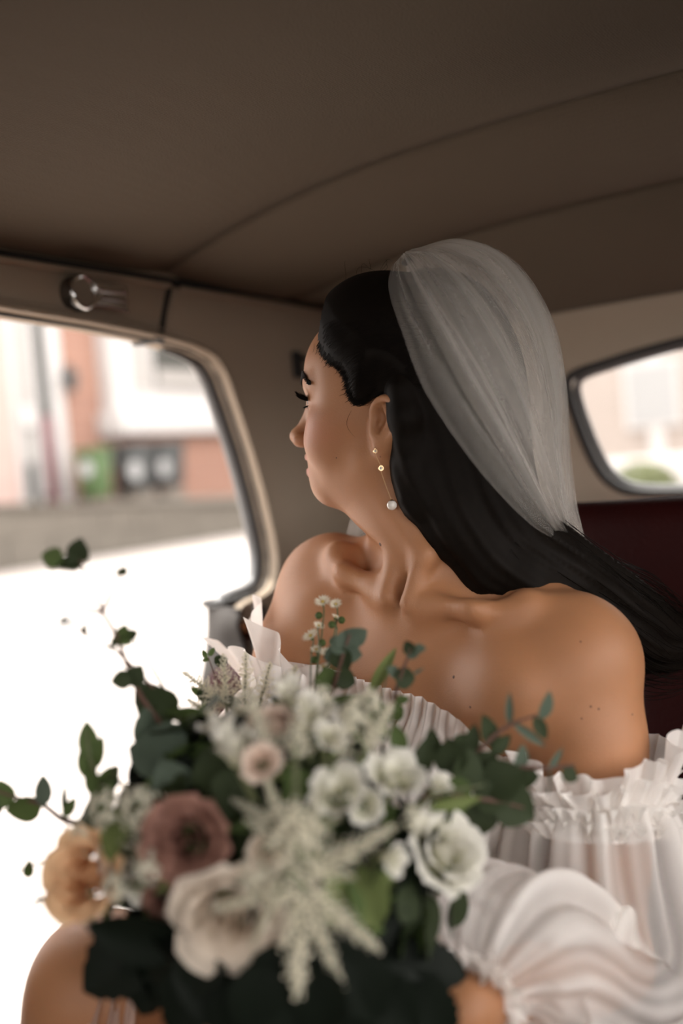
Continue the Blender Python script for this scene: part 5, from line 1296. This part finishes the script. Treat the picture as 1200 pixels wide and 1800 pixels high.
branch([(150,1500,.70),(110,1505,.72),(60,1520,.73),(20,1535,.73)], [(50,1529,.73,38,80,om),(18,1536,.73,18,190,td)], r0=.0011)
branch([(200,1560,.68),(130,1580,.69),(65,1590,.69)], [(k, 1588+rb.uniform(-10, 10), .69, 26, rb.uniform(0, 360), L_thin['d']) for k in np.linspace(62, 160, 16)], 'fern_sprig', M_stem, .0008)
branch([(560,1280,.80),(585,1210,.79),(600,1160,.78),(618,1105,.78)], [(588,1152,.785,44,195,b),(612,1126,.78,48,70,b),(600,1160,.78,46,300,dk),(628,1118,.78,40,30,b),(596,1132,.78,40,140,b),(575,1195,.79,46,190,md),(608,1195,.79,40,340,dk),(617,1150,.78,40,350,b)])
branch([(670,1290,.76),(690,1235,.76),(702,1195,.755),(722,1140,.75)], [(712,1192,.755,42,355,dk),(690,1180,.755,26,140,b),(726,1146,.75,30,20,b),(718,1138,.75,26,120,dk),(738,1140,.75,22,10,b),(692,1252,.76,38,200,md),(705,1230,.76,30,10,om),(735,1180,.75,24,30,tb)])
branch([(660,1260,.78),(680,1190,.80),(690,1140,.82)], [(672,1180,.79,95,62,L_thin['l'])], 'pale_bract', M_stem, .0006)
branch([(800,1370,.72),(850,1310,.72),(895,1275,.72),(945,1256,.72)], [(860,1287,.72,66,105,od),(960,1242,.72,56,70,ob),(950,1280,.72,46,300,od),(895,1246,.72,60,92,tb),(930,1292,.72,70,325,tb),(880,1310,.72,50,40,od)])
branch([(820,1390,.72),(900,1352,.72),(960,1350,.72),(1010,1345,.72)], [(976,1336,.72,52,55,tb),(1002,1362,.72,34,335,dk),(967,1380,.72,46,275,ob),(916,1335,.72,56,80,ob),(925,1365,.72,46,10,dk)])
branch([(740,1400,.68),(810,1400,.69),(880,1410,.70),(920,1420,.70)], [(906,1418,.70,84,330,dk),(842,1438,.70,70,250,dk),(885,1370,.70,80,30,dk),(822,1352,.70,74,70,dk),(792,1330,.70,66,100,dk),(850,1350,.71,70,60,dk),(800,1400,.69,70,300,md),(865,1400,.70,70,350,dk),(775,1420,.68,60,230,dk),(830,1300,.72,54,80,od),(760,1310,.71,60,95,od),(815,1310,.72,50,30,dk)], r0=.0016)
branch([(720,1450,.66),(760,1400,.67),(850,1380,.68)], [(800,1412,.67,100,8,L_thin['l']),(745,1330,.69,70,80,od),(700,1300,.70,60,100,om)], 'ruscus_branch', M_stem, .0012)
branch([(395,1240,.84),(378,1190,.86),(366,1155,.87)], [(388,1162,.87,26,20,dk),(360,1150,.87,18,120,om),(372,1146,.87,18,60,om),(362,1160,.87,14,200,om),(345,1215,.85,24,150,om),(360,1222,.85,30,300,dk),(410,1232,.84,34,330,dk)], r0=.0008)
branch([(200,1440,.68),(175,1380,.69),(158,1330,.70),(152,1280,.70)], [(155,1302,.70,70,97,om),(168,1325,.70,66,70,om),(152,1345,.70,66,110,om),(178,1365,.69,56,50,tm),(160,1375,.69,56,120,om),(185,1400,.68,60,70,om),(172,1420,.68,60,100,td),(196,1380,.69,40,30,od)], 'ruscus_branch', M_stem)
branch([(360,1400,.66),(348,1340,.69),(345,1280,.72)], [(275,1318,.69,120,172,b),(378,1352,.655,100,200,dk),(410,1392,.645,90,260,dk),(300,1372,.67,80,120,b),(345,1290,.72,64,90,od),(360,1320,.71,60,50,od),(330,1330,.70,60,130,om),(355,1260,.73,50,80,om),(372,1290,.72,54,60,tm)], 'ruscus_branch', M_stem)
# --- bed of foliage behind and between the flowers
nleaf = 0
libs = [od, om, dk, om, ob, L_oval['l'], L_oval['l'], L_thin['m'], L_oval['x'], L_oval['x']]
for _ in range(3000):
    if nleaf >= 225: break
    px_, py_ = rb.uniform(120, 840), rb.uniform(1230, 1820); q = ((px_-480)/345)**2+((py_-1500)/300)**2
    if q > 1.0: continue
    if py_ < 1420 and rb.rand() < .25: continue
    d = dsurf(px_, py_)+rb.uniform(.030, .065); c = P(px_, py_, d); n = unit(ctrdir(c)+rb.randn(3)*.45-cv*.2); y = unit(ctrdir(c)*.3+rb.randn(3)); x = unit(np.cross(y, n)); y = np.cross(n, x)
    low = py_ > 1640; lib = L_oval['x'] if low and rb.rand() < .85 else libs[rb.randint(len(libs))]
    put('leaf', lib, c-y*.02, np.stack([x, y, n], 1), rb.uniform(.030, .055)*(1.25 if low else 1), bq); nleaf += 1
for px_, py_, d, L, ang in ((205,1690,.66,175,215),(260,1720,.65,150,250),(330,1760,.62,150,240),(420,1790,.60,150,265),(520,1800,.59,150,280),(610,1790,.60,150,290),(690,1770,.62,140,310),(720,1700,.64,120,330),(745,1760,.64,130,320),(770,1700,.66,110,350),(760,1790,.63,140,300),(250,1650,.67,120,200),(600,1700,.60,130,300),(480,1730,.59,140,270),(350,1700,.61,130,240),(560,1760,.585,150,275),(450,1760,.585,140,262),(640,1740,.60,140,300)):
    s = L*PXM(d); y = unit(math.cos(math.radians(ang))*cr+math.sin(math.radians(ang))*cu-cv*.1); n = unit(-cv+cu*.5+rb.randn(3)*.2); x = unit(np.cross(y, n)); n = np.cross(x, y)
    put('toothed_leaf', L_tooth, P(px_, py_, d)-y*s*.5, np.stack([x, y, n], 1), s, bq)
# dense inner greenery and the bound stems
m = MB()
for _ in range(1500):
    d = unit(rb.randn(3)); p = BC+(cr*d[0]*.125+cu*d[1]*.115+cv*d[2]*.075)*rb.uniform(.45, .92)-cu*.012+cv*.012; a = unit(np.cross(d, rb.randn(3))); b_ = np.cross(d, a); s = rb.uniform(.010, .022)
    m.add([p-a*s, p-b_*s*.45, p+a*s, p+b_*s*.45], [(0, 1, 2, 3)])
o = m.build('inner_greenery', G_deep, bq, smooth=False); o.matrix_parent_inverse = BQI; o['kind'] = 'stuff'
for k in range(22):
    a = k*2.4; r_ = .0155*math.sqrt((k+.5)/22); e1, e2 = basis(bouq_axis)[:, 0], basis(bouq_axis)[:, 1]; of_ = r_*(math.cos(a)*e1+math.sin(a)*e2)
    o = MB().tube(crom([BC+of_*2.6-bouq_axis*.03, HND+bouq_axis*.03+of_, HND-bouq_axis*.06+of_, HND-bouq_axis*.15+of_*1.6], 10), .0026, 6).build('stem', M_stem, bq); o.matrix_parent_inverse = BQI
th = np.linspace(0, 2*math.pi*11, 260); e1, e2 = basis(bouq_axis)[:, 0], basis(bouq_axis)[:, 1]
o = MB().tube(HND+np.outer(np.linspace(.045, -.085, 260), bouq_axis)+.0205*(np.cos(th)[:, None]*e1+np.sin(th)[:, None]*e2), .0065, 6).build('ribbon', M_satin, bq); o.matrix_parent_inverse = BQI
